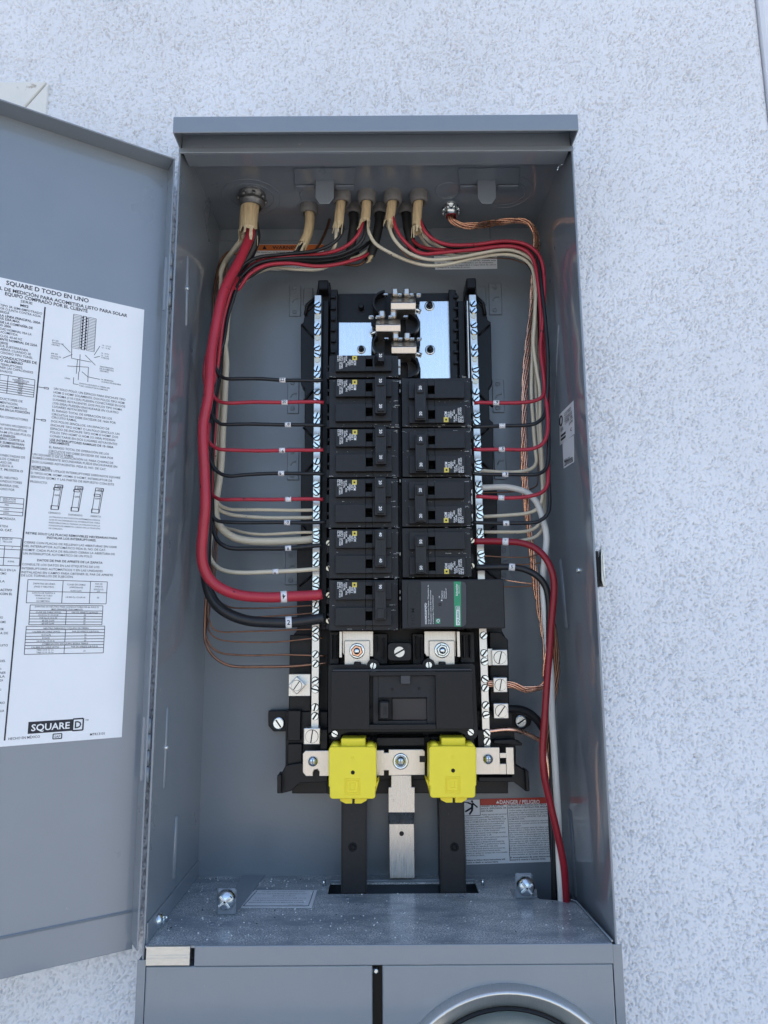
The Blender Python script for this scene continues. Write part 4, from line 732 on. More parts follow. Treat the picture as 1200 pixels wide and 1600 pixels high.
# ==================================================================== BREAKERS
YF = 3.05
GB = 'plug-in breakers standing in two columns'
def breaker_parts(poles, print_pole, numbers, small=False):
    """local inches: x 0 (wire end) .. 2.8 (bus end), face at y=0, z down from 0"""
    P_ = []
    H = float(poles)
    m = MB(); m.box(0.0, 2.8, .9, 1.9, -H+.012, -.012); m.box(0, 1.48, .24, .9, -H+.012, -.012); m.box(1.76, 2.8, .24, .9, -H+.012, -.012); m.box(1.48, 1.76, .24, .9, -.26, -.012); m.box(1.48, 1.76, .24, .9, -H+.012, -H+.40)
    if poles == 2: m.box(1.48, 1.76, .24, .9, -1.26, -.60)
    P_.append(('body', m, BREAK, .02))
    for p in range(poles):
        z0 = -p-.80; z1 = -p-.10; wx0, wx1, wz0, wz1 = 1.48, 1.76, -p-.60, -p-.26
        m = MB(); m.box(.27, wx0, 0, .24, z0, z1); m.box(wx1, 2.52, 0, .24, z0, z1); m.box(wx0, wx1, 0, .24, z0, wz0); m.box(wx0, wx1, 0, .24, wz1, z1)
        P_.append(('raised_face', m, BREAK, .015))
        m = MB(); m.box(wx0+.004, wx1-.004, .80, .88, wz0+.004, wz1-.004); P_.append(('handle_well', m, GRIT_SHADE, 0))  # well floor coloured black to deepen the shade in the opening
        m = MB(); m.box(-.13, .03, .5, 1.1, -p-.95, -p-.6); m.box(-.10, .03, .55, 1.0, -p-.42, -p-.3); P_.append(('terminal_shroud', m, BLACK, .02))
    hx0, hx1 = 1.86, 2.30
    if poles == 2:
        m = MB(); m.box(hx0, hx1, -.38, -.12, -1.60, -.10); m.box(hx0+.05, hx1-.05, -.12, .05, -.75, -.2); m.box(hx0+.05, hx1-.05, -.12, .05, -1.6, -1.2); P_.append(('handle_tie', m, HANDLE, .03))
        for z in (-.33, -1.35):
            m = MB(); m.box(hx0+.09, hx1-.07, -.46, -.36, z-.19, z+.19); P_.append(('handle_cap', m, HANDLE, .02))
        m = MB()
        for k, s in enumerate(('DO NOT', 'REMOVE', 'TIE BAR')): text(m, s, Vector((hx0+.13+k*.1, -.384, -.62)), (0,0,-1), (1,0,0), .05, .42)
        P_.append(('embossed_text', m, BLACK, 0))
    else:
        m = MB(); m.add([(1.80, .1, -.60), (2.22, .1, -.60), (2.22, .1, -.14), (1.80, .1, -.14), (1.98, -.5, -.56), (2.22, -.46, -.56), (2.22, -.46, -.18), (1.98, -.5, -.18)], [(4,7,6,5),(0,1,2,3),(0,4,5,1),(1,5,6,2),(2,6,7,3),(3,7,4,0)]); P_.append(('handle', m, HANDLE, .02))
    for s, z in zip(numbers, (-.33, -1.35)):
        w = MB()
        if s: text(w, s, Vector((2.03, -.465 if poles == 2 else -.505, z+.08)), (0,0,-1), (1,0,0), .115, .16, True); P_.append(('printed_rating', w, INKW, 0))
    w = MB()
    z = -print_pole
    for (s, x, dz, ln, cap) in (('HOM', 1.0, .36, .2, .085), ('SIZE 3', .90, .36, .19, .06), ('120/240V~', .82, .33, .26, .055), ('40°C', .75, .42, .15, .05), ('10 kA', .68, .18, .2, .05), ('AWG', .68, .5, .14, .05), ('CU-AL', .60, .22, .24, .055), ('60/75°C', .5, .16, .22, .05), ('LISTED', .5, .46, .24, .05), ('ISSUE', .42, .16, .2, .05), ('CTL HACR', .42, .44, .28, .05), ('LL-31', .35, .16, .22, .05)):
        text(w, s, Vector((x, -.004, z-dz+.05)), (0,0,-1), (1,0,0), cap*1.25, ln*1.15, True)
    P_.append(('white_print', w, INKW, 0))
    y = MB(); o_, i_ = .095, .05; cx_, cz_ = 1.04, z-.22
    for (x0, x1, z0, z1) in ((-o_, o_, i_, o_), (-o_, o_, -o_, -i_), (-o_, -i_, -i_, i_), (i_, o_, -i_, i_)): y.quad((cx_+x0, -.005, cz_+z0), (cx_+x1, -.005, cz_+z0), (cx_+x1, -.005, cz_+z1), (cx_+x0, -.005, cz_+z1))
    y.box(cx_-o_, cx_+o_, -.0035, .01, cz_-o_, cz_+o_)
    P_.append(('yellow_emblem', y, INKY, 0))
    k = MB(); k.box(cx_-.035, cx_+.035, -.009, 0, cz_-.035, cz_+.035); P_.append(('emblem_core', k, BREAK, 0))
    return P_
_BM = {}
def breaker(label, left, py0, py1, poles, numbers, screws=False):
    x = at(513.5, (py0+py1)/2, YF).x if left else at(737, (py0+py1)/2, YF).x
    xe_ = at(622.5, (py0+py1)/2, YF).x if left else at(628.5, (py0+py1)/2, YF).x
    zt = at(570, py0, YF).z; zb = at(570, py1, YF).z
    base = Vector((x+random.uniform(-.012, .012), YF+random.uniform(-.03, .03), zt if left else zb))
    t = thing('circuit_breaker', base, label, 'breaker', GB)
    sx = abs(xe_-x)/2.8; sz = (zt-zb)/poles
    rot = (0, 0, 0) if left else (0, math.pi, 0)
    key = (poles, numbers)
    if key not in _BM: _BM[key] = [(n, mesh(n, mb, mm, (0,0,0)), bv) for n, mb, mm, bv in breaker_parts(poles, 0, numbers)]
    ids = {}
    for n, me_, bv in _BM[key]:
        par = ids.get({'emblem_core': 'yellow_emblem', 'embossed_text': 'handle_tie', 'handle_cap': 'handle_tie', 'printed_rating': 'handle_tie' if poles == 2 else 'handle'}.get(n), t)
        o_ = bpy.data.objects.new(n, me_); col.objects.link(o_); o_.parent = par; WL[o_] = base
        if par is t: o_.scale = (sx, 1, sz); o_.rotation_euler = rot
        if bv: b_ = o_.modifiers.new('bevel', 'BEVEL'); b_.width = bv*S; b_.segments = 2; b_.limit_method = 'ANGLE'
        ids[n] = o_
    if screws:
        for p in range(poles):
            q = (py1-py0)/poles; c = at(512.5 if left else 738, py0+q*(p+.62 if left else p+.55), YF+.45); m = MB()
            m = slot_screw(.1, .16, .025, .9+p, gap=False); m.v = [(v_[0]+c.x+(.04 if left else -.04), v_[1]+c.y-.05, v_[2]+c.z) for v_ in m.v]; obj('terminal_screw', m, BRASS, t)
    return t
breaker('single-pole black breaker alone at the top of the left column', True, 552, 587, 1, ('20',))
LB = [(588.5, 665.5), (666.5, 744), (745, 823.5), (825, 903.5), (905, 985.5)]
nm = [('20', '20'), ('20', '20'), ('20', '20'), ('40', '40'), ('90', '')]
ln_ = ['double-pole breaker just below the lone single-pole one, left column', 'double 20 amp breaker in the left column, fed by the wire pair 18 and 16', 'double 20 amp breaker in the left column, right above the 40 amp one', 'left column double breaker with 40 printed on both handles', 'bottom breaker of the left column, fed by the thick red and black cables']
for i, (a_, b_) in enumerate(LB): breaker(ln_[i], True, a_, b_, 2, nm[i], i > 2)
rn_ = ['topmost double breaker of the right column, under the bright bus plate', 'second breaker down the right column, below the topmost', 'third breaker down the right column, above the 50 amp one', 'right column double breaker marked 50, above the grey and green surge protector']
rnm = [('20', '20'), ('20', '20'), ('20', '20'), ('50', '50')]
for i, (a_, b_) in enumerate([(588, 665.5), (666.5, 744), (745, 822.5), (824, 902.5)]): breaker(rn_[i], False, a_, b_, 2, rnm[i], i > 2)
# dark divider strip between the columns
m = MB(); pbox(m, 622.5, 590, 628, 985, 4.2, 4.9); obj('column_divider', m, BLACK, ia)
for y in (598, 612, 752, 866, 925, 935):
    m = MB(); q = at(625, y, 4.0); m.box(q.x-.04, q.x+.04, 3.9, 4.3, q.z-.08, q.z+.08, .02); obj('stab_glint', m, TIN, ia)
# ---- surge protector
YS = 2.75
c = at(627, 983, YS); sp = thing('surge_protector', (c.x+1.5, YS, c.z), 'wide black surge protector with a grey face and green stripe, below the right breakers', 'surge protector')
m = MB(); pbox(m, 628, 905, 788.5, 982.5, YS, 4.6, 0); obj('body', m, BREAK, sp, .04)
def rrect(x0, y0, x1, y1, r, Y, corners=(1,1,1,1)):
    p = []
    for (cx_, cy_, a0, f_) in ((x1-r, y0+r, 90, corners[1]), (x1-r, y1-r, 0, corners[2]), (x0+r, y1-r, -90, corners[3]), (x0+r, y0+r, 180, corners[0])):
        if f_:
            for k in range(7):
                t = math.radians(a0-90*k/6); p.append((cx_+r*math.cos(t), cy_-r*math.sin(t)))
        else: p.append((cx_+(r if a0 in (90, 0) else -r), cy_+(-r if a0 in (90, 180) else r)))
    return pp(p, Y)
m = MB(); m.prism(rrect(637, 908, 729, 980.5, 7, YS-.03), YS-.03, YS+.05); obj('raised_panel', m, BREAK, sp, .01)
m = MB(); m.prism(rrect(658, 908.5, 728.5, 979, 7, YS-.045, (0,1,1,0)), YS-.045, YS+.02); f_ = obj('grey_face', m, CHAR, sp)
YG = YS-.05; YGT = YS-.062
m = MB(); m.add([at(*p, YG) for p in ((710, 979), (720.5, 979), (720, 908.6), (709, 908.6))], [(0,1,2,3)]); m.add([at(*p, YG) for p in ((680.5, 974.5), (688, 974.5), (688, 966.5), (680.5, 966.5))], [(0,1,2,3)]); obj('green_stripe', m, INKG, f_)
m = MB()
def vtext(mb, s, px, pyb, pyt, cap, Y, bold=False):   # reads upwards
    a = at(px, pyb, Y); c_ = at(px, pyt, Y); k = FPX/(a-CAM).dot(CF); text(mb, s, a, UZ, -RX, cap/k, (c_-a).length, bold)
vtext(m, 'HOM250PSPD', 667, 975, 942, 3.0, YGT, True); vtext(m, 'Surge Protective Device / Dispositivo de', 670.7, 975, 914, 2.0, YGT); vtext(m, 'Protección contra Sobretensiones', 674.3, 975, 922, 2.0, YGT); vtext(m, 'transitorias / Parasurtenseur', 677.8, 975, 930, 2.0, YGT)
vtext(m, 'OK', 687.5, 934.5, 931, 2.0, YGT); vtext(m, 'Replace', 691.5, 935, 923, 2.0, YGT); vtext(m, 'Sustituir', 694.8, 935, 923, 2.0, YGT); vtext(m, 'Remplacer', 697.8, 935, 919, 2.0, YGT)
m.add([at(*p, YGT) for p in ((689, 939), (691.3, 939), (691.3, 937), (689, 937))], [(0,1,2,3)])
obj('white_print', m, INKW, f_); m = MB()
vtext(m, 'Schneider', 715.2, 931, 912, 3.0, YGT, True); vtext(m, 'Electric', 718, 927, 914, 1.8, YGT)
m.add([at(*p, YGT) for p in ((712.6, 977), (718.9, 977), (718.6, 953.5), (712.4, 953.5))], [(0,1,2,3)])
for a_, b_ in (((712.4, 952.8), (712.3, 947.2)), ((712.3, 947.2), (718, 947.2)), ((718, 947.2), (718.2, 952.8)), ((718.2, 952.8), (712.4, 952.8))): m.tube([at(*a_, YGT), at(*b_, YGT)], .012, 4)
vtext(m, 'D', 717.3, 951.8, 948.4, 3.4, YGT, True)
obj('brand_print', m, INKW, f_); m = MB()
pts = [(682, 970), (684.5, 973), (687, 970), (685.5, 967.5), (684, 968), (682, 970)]; m.tube([at(*p, YGT) for p in pts], .02, 4)
obj('leaf_symbol', m, INKW, f_)
m = MB(); vtext(m, 'SQUARE', 717.9, 975.8, 954.5, 3.8, YGT-.008, True); obj('green_lettering', m, INKG, f_)
m = MB(); vtext(m, 'HOM', 648, 976, 950, 6.5, YS-.034, True); obj('embossed_lettering', m, BLACK, sp)
c = at(687.5, 944.5, YG); m = MB(); m.lathe([(.055, 0), (.05, .02), (.02, .03)], (c.x, YG, c.z), n=14); obj('status_lamp', m, SMOKE, f_)
# ==================================================================== MAIN SECTION
# tinned main lug plates
def lugplate(label, xs_, nutc, copper):
    c = at((xs_[0]+xs_[1])/2, 1040, 3.9); t = thing('main_bus_pad', (c.x, 4.0, c.z), label, 'bus pad', 'bolted bus pads above the main breaker')
    m = MB(); ppoly(m, [(xs_[0], 986), (xs_[1], 986), (xs_[1], 1026), (xs_[0]+4, 1026), (xs_[0], 1020)], 4.0, 4.15); obj('upper_plate', m, TIN, t, .02)
    m = MB(); pbox(m, nutc[0]-20, 1001, nutc[0]+20, 1041, 3.85, 3.99, .02); obj('lug_plate', m, TIN, t)
    c = at(*nutc, 3.85); m = MB(); m.lathe([(.30, 0), (.30, .04), (.26, .05)], (c.x, 3.85, c.z), n=28); wsh = obj('washer', m, ZINC, t)
    m = MB(); m.lathe([(.235, .05), (.235, .2), (.2, .24)], (c.x, 3.85, c.z), n=6, sm=False); nt_ = obj('hex_nut', m, COP if copper else ZINC, t)
    m = MB(); m.lathe([(.13, .2), (.13, .36), (.08, .42), (.02, .43)], (c.x, 3.85, c.z), n=16); obj('stud', m, ZINC, t)
    m = MB(); pbox(m, nutc[0]-5, 1034, nutc[0]+6, 1041, 3.6, 3.8, .03); obj('pad_stop', m, BLACK, t)
lugplate('left bolted bus pad with a coppery nut, below the left breakers', (535, 583), (558, 1017), True)
lugplate('right bolted bus pad with a steel nut, below the surge protector', (663, 712), (690.5, 1016), False)
for q in ((530.5, 987, 534, 1027), (714.5, 987, 718.5, 1026)):
    m = MB(); pbox(m, *q, 3.7, 4.9); obj('bus_side_bar', m, TIN, ia)
for q in ((514, 987, 530, 1038), (583, 990, 606, 1038), (644, 990, 663, 1038), (719, 987, 742, 1036)):
    m = MB(); pbox(m, *q, 4.3, YC, .03); obj('lug_barrier', m, BLACK, ia)
for (x0, y0, x1, y1) in ((517, 992, 519.5, 1030), (524, 992, 526, 1030), (588, 994, 590, 1020), (598, 996, 600, 1030), (650, 994, 652, 1030), (657, 996, 659, 1030), (724, 992, 727, 1028), (734, 992, 736, 1028)):
    m = MB(); pbox(m, x0, y0, x1, y1, 3.9, 4.5, .02); obj('barrier_fin', m, BLACK, ia)
m = MB(); m.prism(rrect(606, 1004, 643, 1033, 6, 3.7), 3.7, YC); pst = obj('centre_post', m, BLACK, ia, .03)
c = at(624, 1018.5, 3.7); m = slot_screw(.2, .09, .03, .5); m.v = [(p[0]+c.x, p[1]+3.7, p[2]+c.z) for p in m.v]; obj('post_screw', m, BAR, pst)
# main breaker
YM = 2.9
c = at(628, 1150, YM); mb_ = thing('main_breaker', (c.x, YM, c.z), 'large black main breaker with 200 on its handle, below the branch breakers', 'main breaker')
def bump_poly():
    p = [(513, 1150), (513, 1041)]
    p += [(516, 1039), (570, 1038)]
    for k in range(9): t = math.pi*(1-k/8); p.append((583+10*math.cos(t), 1040-10*math.sin(t)))
    p += [(658, 1038)]
    for k in range(9): t = math.pi*(1-k/8); p.append((670+10*math.cos(t), 1039-10*math.sin(t)))
    p += [(738, 1037), (742, 1040), (747, 1150)]
    for k in range(7): t = -math.pi*k/6; p.append((736+10*math.cos(t), 1148-8*math.sin(t)*1.0))
    p += [(715, 1143), (545, 1144)]
    for k in range(7): t = -math.pi*k/6; p.append((523+10*math.cos(t), 1148-8*math.sin(t)))
    return p
m = MB(); ppoly(m, bump_poly(), YM+.56, 4.9); obj('breaker_base', m, BLACK, mb_, .03)
YQ = YM
m = MB()
wx0, wx1, wy0, wy1 = 577, 681, 1056, 1132
for q in ((517.5, 1049, wx0, 1140), (wx1, 1049, 739, 1139), (wx0, 1049, wx1, wy0), (wx0, wy1, wx1, 1140)): pbox(m, *q, YQ, 3.3)
obj('front_cover', m, BLACK, mb_, .015)
m = MB(); q0 = at(519, 1049, YQ); q1 = at(737, 1047, YQ); m.box(q0.x, q1.x, YQ+.01, YQ+.14, q0.z, q0.z+.06, .02); obj('cover_ridge', m, CHAR, mb_)
YI = 3.12
m = MB()
hx0, hx1, hy0, hy1 = 591, 667, 1090, 1126
for q in ((583, wy0, hx0, wy1), (hx1, wy0, wx1, wy1), (hx0, wy0, hx1, hy0), (hx0, hy1, hx1, wy1)): pbox(m, *q, YI, 3.4)
obj('recess_face', m, BREAK, mb_, .01)
m = MB(); pbox(m, hx0-1, hy0-1, hx1+1, hy1+1, 3.36, 3.45); obj('handle_well', m, BLACK, mb_)
m = MB(); pbox(m, 613, 1091, 667, 1125, 3.2, 3.35, .02); obj('smoked_slide', m, SMOKE, mb_)
m = MB(); pbox(m, 592.5, 1096, 608.5, 1124, 2.72, 3.4, .05); hd = obj('main_handle', m, HANDLE, mb_)
m = MB(); vtext(m, '200', 604, 1117.5, 1104, 5.5, 2.71, True); obj('embossed_number', m, BLACK, hd)
m = MB(); vtext(m, '1/ON', 590.5, 1117, 1100, 4.5, YI-.006); vtext(m, 'O/OFF', 674, 1120, 1096, 4.5, YI-.006); obj('embossed_lettering', m, BLACK, mb_)
m = MB(); pbox(m, 626, 1055, 641, 1069, YQ+.02, YI+.02, .02); obj('moulded_block', m, CHAR, mb_)
for q in ((613, 1077), (655, 1076)):
    c = at(*q, YI); m = MB(); m.lathe([(.05, 0), (.05, .012), (.03, .014)], (c.x, YI, c.z), n=12); obj('pin_hole', m, BLACK, mb_)
for q in ((583, 1040.5), (670, 1039), (523, 1146.5), (735.5, 1144)):
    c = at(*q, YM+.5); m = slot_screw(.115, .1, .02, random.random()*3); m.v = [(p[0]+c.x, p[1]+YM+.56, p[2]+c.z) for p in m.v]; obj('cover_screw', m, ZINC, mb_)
# lower black tray, mounting ears
m = MB(); ppoly(m, [(446, 1112), (512, 1112), (512, 1150), (745, 1150), (745, 1110), (800, 1110), (806, 1170), (806, 1216), (470, 1222), (446, 1200)], 4.75, YB-.3); obj('lower_tray', m, BLACK, ia, .03)
m = MB(); pbox(m, 452, 992, 486, 1112, 4.9, YB-.3, .03); obj('tray_side', m, BLACK, ia)
m = MB(); ppoly(m, [(765, 988), (782, 988), (794, 1000), (796, 1112), (766, 1112)], 4.9, YB-.3); obj('tray_side', m, BLACK, ia, .03)
for (q, Y0, Y1) in (((449, 1110, 470, 1158), 4.5, 4.9), ((449, 1162, 472, 1195), 4.55, 4.9), ((500, 1140, 512, 1172), 4.1, 4.8), ((746, 1140, 757, 1170), 4.1, 4.8), ((545, 1151, 580, 1168), 4.3, 4.9), ((588, 1152, 664, 1166), 4.0, 4.9), ((672, 1150, 742, 1166), 4.3, 4.9)):
    m = MB(); pbox(m, *q, Y0, Y1, .03); obj('tray_moulding', m, BLACK, ia)
m = MB(); ppoly(m, [(419, 1111), (452, 1110), (452, 1143), (427, 1143), (419, 1134)], YB-.55, YB-.05); er = obj('mounting_ear', m, BLACK, ia, .03)
c = at(435.5, 1130, YB-.55); m = slot_screw(.2, .12, .03, 2.2); m.v = [(p[0]+c.x, p[1]+YB-.55, p[2]+c.z) for p in m.v]; m.lathe([(.26, .0), (.26, .03), (.2, .05)], c, n=20); obj('ear_screw', m, ZINC, er)
m = MB(); m.prism(pp([(790, 1112), (812, 1112), (822, 1116), (831, 1125), (829, 1133), (818, 1140), (790, 1140)], YB-.55), YB-.55, YB-.05); er = obj('mounting_ear', m, BLACK, ia, .03)
c = at(813.5, 1127, YB-.55); m = slot_screw(.2, .12, .03, .6); m.v = [(p[0]+c.x, p[1]+YB-.55, p[2]+c.z) for p in m.v]; m.lathe([(.26, .0), (.26, .03), (.2, .05)], c, n=20); obj('ear_screw', m, ZINC, er)
def fin(pts, Y0, Y1):
    m = MB(); ppoly(m, pts, Y0, Y1); obj('tray_fin', m, BLACK, ia, .03)
fin([(446, 1196), (470, 1192), (512, 1206), (512, 1222), (468, 1224), (455, 1236), (440, 1240), (434, 1238), (434, 1213), (440, 1208)], 4.35, 4.9)
fin([(433, 1211), (439, 1211), (439, 1240), (433, 1240)], 4.0, 4.7)
fin([(771, 1157), (800, 1155), (816, 1161), (816, 1165), (806, 1165), (772, 1162)], 4.3, 4.9)
fin([(803, 1172), (806, 1195), (824, 1206), (827, 1236), (822, 1237), (803, 1222), (748, 1222), (748, 1214), (800, 1214)], 4.35, 4.9)
fin([(821, 1203), (826, 1205), (828, 1236), (823, 1237)], 4.0, 4.6)
# neutral cross strap
YX = 3.85
ns = thing('neutral_strap', (at(628, 1372, 5).x, 4.5, at(628, 1372, 5).z), 'bare tinned cross strap with a long vertical tongue between the yellow caps', 'metal strap')
m = MB(); ppoly(m, [(473, 1178), (477, 1173), (600, 1172), (600, 1176), (607, 1176), (607, 1171), (661, 1171), (664, 1174), (664, 1211), (607, 1212), (607, 1204), (600, 1204), (600, 1212), (499, 1213), (499, 1206), (496, 1202), (491, 1203), (489, 1207), (489, 1213), (478, 1213), (473, 1207)], YX, YX+.13); obj('strap', m, TIN, ns, .02)
m = MB()
for q in ((740, 1168, 781, 1210), (791, 1168, 803, 1210)): pbox(m, *q, YX, YX+.13)
pbox(m, 781, 1176.5, 791, 1184.5, YX, YX+.13); pbox(m, 781, 1193.5, 791, 1210, YX, YX+.13); obj('strap_end', m, TIN, ns, .01)
m = MB(); ppoly(m, [(611, 1211), (643, 1211), (643, 1230), (648, 1230), (648, 1270), (607, 1270), (607, 1230), (611, 1230)], YX+.14, YX+.27); obj('tongue', m, STEEL_DIM, ns, .02)  # tongue darker than the strap: its dim reflection is put into the colour
za, zb2 = at(628, 1268, YX+.14).z, at(628, 1288, 5.2).z; x0, x1 = at(607, 1268, YX+.14).x, at(648, 1268, YX+.14).x
m = MB(); m.add([(x0, YX+.14, za), (x1, YX+.14, za), (x1, 5.2, zb2), (x0, 5.2, zb2), (x0, YX+.27, za+.1), (x1, YX+.27, za+.1), (x1, 5.33, zb2+.1), (x0, 5.33, zb2+.1)], [(3,2,1,0),(4,5,6,7),(0,1,5,4),(1,2,6,5),(2,3,7,6),(3,0,4,7)]); obj('tongue_bend', m, STEEL_DIM, ns, .02)
m = MB(); pbox(m, 608, 1287, 648, 1373, 5.2, 5.33, .02); lt_ = obj('tongue_foot', m, STEEL_DIM, ns)
c = at(627.5, 1302.5, 5.2); m = MB(); m.lathe([(.09, 0), (.09, .01)], (c.x, 5.2, c.z), n=16); obj('foot_hole', m, BLACK, lt_)
m = MB(); pbox(m, 676, 1182, 686.5, 1192.5, YX-.006, YX+.02); obj('strap_hole', m, BLACK, ns)
m = MB(); pbox(m, 669-13.5, 1181, 669-3.5, 1191, YX-.006, YX+.02); obj('strap_hole', m, BLACK, ns)
for (px, py, r, big) in ((489, 1189.5, .17, 0), (626, 1189.5, .3, 1), (762.5, 1186, .17, 0)):
    c = at(px, py, YX); m = MB()
    if big: m.lathe([(r, 0), (r, .03), (r*.9, .05), (r*.68, .05), (r*.66, .0)], (c.x, YX, c.z), n=24, cap=False)
    m.lathe([(.19, 0), (.18, .08), (.12, .14), (.04, .16)], (c.x, YX, c.z), n=18); s_ = obj('strap_screw', m, ZINC, ns)
    m = MB(); m.box(c.x-.09, c.x+.09, YX-.17, YX-.1, c.z-.018, c.z+.018); m.box(c.x-.018, c.x+.018, YX-.172, YX-.1, c.z-.09, c.z+.09); obj('screw_recess', m, CAST, s_)
# lugs on the bars
def lug(label, x0, y0, x1, y1, Yf, rot=0.0, cc=None):
    c = at((x0+x1)/2, (y0+y1)/2, Yf); hw_ = abs(at(x1, y0, Yf).x-at(x0, y0, Yf).x)/2; hz_ = abs(at(x0, y0, Yf).z-at(x0, y1, Yf).z)/2
    t = thing('wire_lug', (c.x, Yf+.3, c.z-hz_), label, 'wire lug', 'square screw lugs on the terminal bars')
    p = [(-hw_, -hz_), (hw_, -hz_), (hw_, hz_), (-hw_, hz_)]; p = [(c.x+x*math.cos(rot)-z*math.sin(rot), c.z+x*math.sin(rot)+z*math.cos(rot)) for x, z in p]
    m = MB(); m.prism(p, Yf, Yf+.55); obj('lug_block', m, BAR, t, .03)
    inst('lug_screw', LUGS, Vector((c.x, Yf, c.z)), t, (0, random.uniform(-.4, .4), 0), min(1.0, hw_/.3))
lug('tilted diamond-shaped lug at the left edge of the left bar', 453.5, 1061, 473.5, 1081, 3.75, math.pi/4*1.05)
m = MB(); pbox(m, 450.5, 1053, 485, 1088, 4.22, 4.35, .02); obj('lug_backing_plate', m, BAR, ia)
lug('square lug on the foot of the left bar', 474.5, 1137.5, 500, 1163.5, 3.7)
lug('top one of the three square lugs right of the main breaker', 769, 1015, 793.5, 1040, 3.9)
lug('middle one of the three square lugs right of the main breaker', 771, 1058.5, 793, 1082, 3.9)
lug('lowest one of the three square lugs right of the main breaker', 771.5, 1099, 795, 1123, 3.9)
m = MB(); pbox(m, 762, 1013, 770, 1040, 4.2, 4.5, .02); obj('lug_finger', m, BAR, ia)
# yellow lug covers
def ycap(label, x0, x1, y0, y1, sgn):
    Yc = 2.55; c = at((x0+x1)/2, y1, Yc); t = thing('lug_cover', (c.x, Yc+.6, c.z), label, 'lug cover', 'yellow lug covers below the main breaker')
    r = 5; w_ = x1-x0; m = MB()
    p = []
    for (cx_, cy_, a0) in ((x1-r, y0+r, 90), (x1-r-1.5, y1-r, 0), (x0+r+1.5, y1-r, -90), (x0+r, y0+r, 180)):
        for k in range(6): t_ = math.radians(a0-90*k/5); p.append((cx_+r*math.cos(t_), cy_-r*math.sin(t_)))
    i = 6; p = p[:6]+[(x1, y1-20), (x1-1.5, y1-18)]+p[6:12]+p[12:18]+[(x0+1.5, y1-18), (x0, y1-20)]+p[18:]
    ppoly(m, p, Yc, Yc+1.25); obj('cap_shell', m, YEL, t, .045, 3)
    m = MB(); pbox(m, x0+w_*.26, y0-13, x0+w_*.77, y0+8, Yc+.35, Yc+1.2, .03); obj('cap_tab', m, YEL, t)
    for fx in (.12, .88):
        q = at(x0+w_*fx, y0+3, Yc+.1); m = MB(); m.lathe([(.17, -1.0), (.17, -.02), (.13, .02)], (q.x, Yc+.12, q.z), n=16); obj('cap_corner_boss', m, YEL, t)
    m = MB(); e0 = at(x0+w_*.24, y1, Yc+.35); e1 = at(x0+w_*.80, y1, Yc+.35); ze = at(x0, y1+7, Yc+.35).z
    mid = (e0.x+e1.x)/2
    for (xa, xb) in ((e0.x, mid-.045), (mid+.045, e1.x)):
        m2 = MB(); m2.prism([(xa, e0.z+.15), (xb, e0.z+.15), (xb, ze if xb > mid+.1 and False else ze), (xa, ze)] if False else ([(xa, e0.z+.15), (xb, e0.z+.15), (xb, ze), (xa+.2, ze), (xa, ze+.1)] if xa < mid-.1 else [(xa, e0.z+.15), (xb, e0.z+.15), (xb, ze+.1), (xb-.2, ze), (xa, ze)]), Yc+.3, Yc+1.1); obj('cap_skirt', m2, YEL, t, .02)
    q = at(x1+2 if sgn > 0 else x0-2, y1-22, Yc+.5); m = MB()
    q0 = at(x1 if sgn > 0 else x0, y1-26, Yc+.4); q1 = at(x1+4.5 if sgn > 0 else x0-6, y1-30, Yc+.4); q2 = at(x1-2 if sgn > 0 else x0+2, y1-8, Yc+.4)
    m.prism([(q0.x, q0.z), (q1.x, q1.z), (q2.x, q2.z)], Yc+.4, Yc+1.1); obj('cap_ear', m, YEL, t, .02)
    cx_ = (x0+x1)/2
    c = at(cx_+.5, y0+40 if sgn > 0 else y0+38, Yc); m = MB(); m.lathe([(.072, -.01), (.072, .004)], (c.x, Yc, c.z), n=18); obj('probe_hole', m, GRIT_SHADE, t)
    c = at(cx_, y0+17, Yc); m = MB(); m.tube([(c.x+.05*math.cos(k*.524), Yc, c.z+.05*math.sin(k*.524)) for k in range(13)], .008, 5, False); obj('gate_mark', m, YEL, t)
    def sq(xa, ya, xb, yb, th):
        m = MB(); a = at(xa, ya, Yc); b_ = at(xb, yb, Yc); x_0, x_1, z_1, z_0 = a.x, b_.x, a.z, b_.z
        for (u0, u1, v0, v1) in ((x_0, x_1, z_1-th, z_1), (x_0, x_1, z_0, z_0+th), (x_0, x_0+th, z_0+th, z_1-th), (x_1-th, x_1, z_0+th, z_1-th)): m.box(u0, u1, Yc-.022, Yc+.01, v0, v1, .006)
        obj('moulded_emblem', m, YEL, t)
    ey = y0+62 if sgn > 0 else y0+60
    sq(cx_-12, ey-13, cx_+12, ey+13, .035); sq(cx_-9.5, ey-10, cx_+9.5, ey+10, .03); sq(cx_-4.5, ey-6, cx_+4.5, ey+6, .04)
ycap('left yellow plastic lug cover, over the left black post', 513.5, 588, 1167, 1248.5, 1)
ycap('right yellow plastic lug cover, beside the danger label', 670.5, 744.5, 1166, 1247, -1)
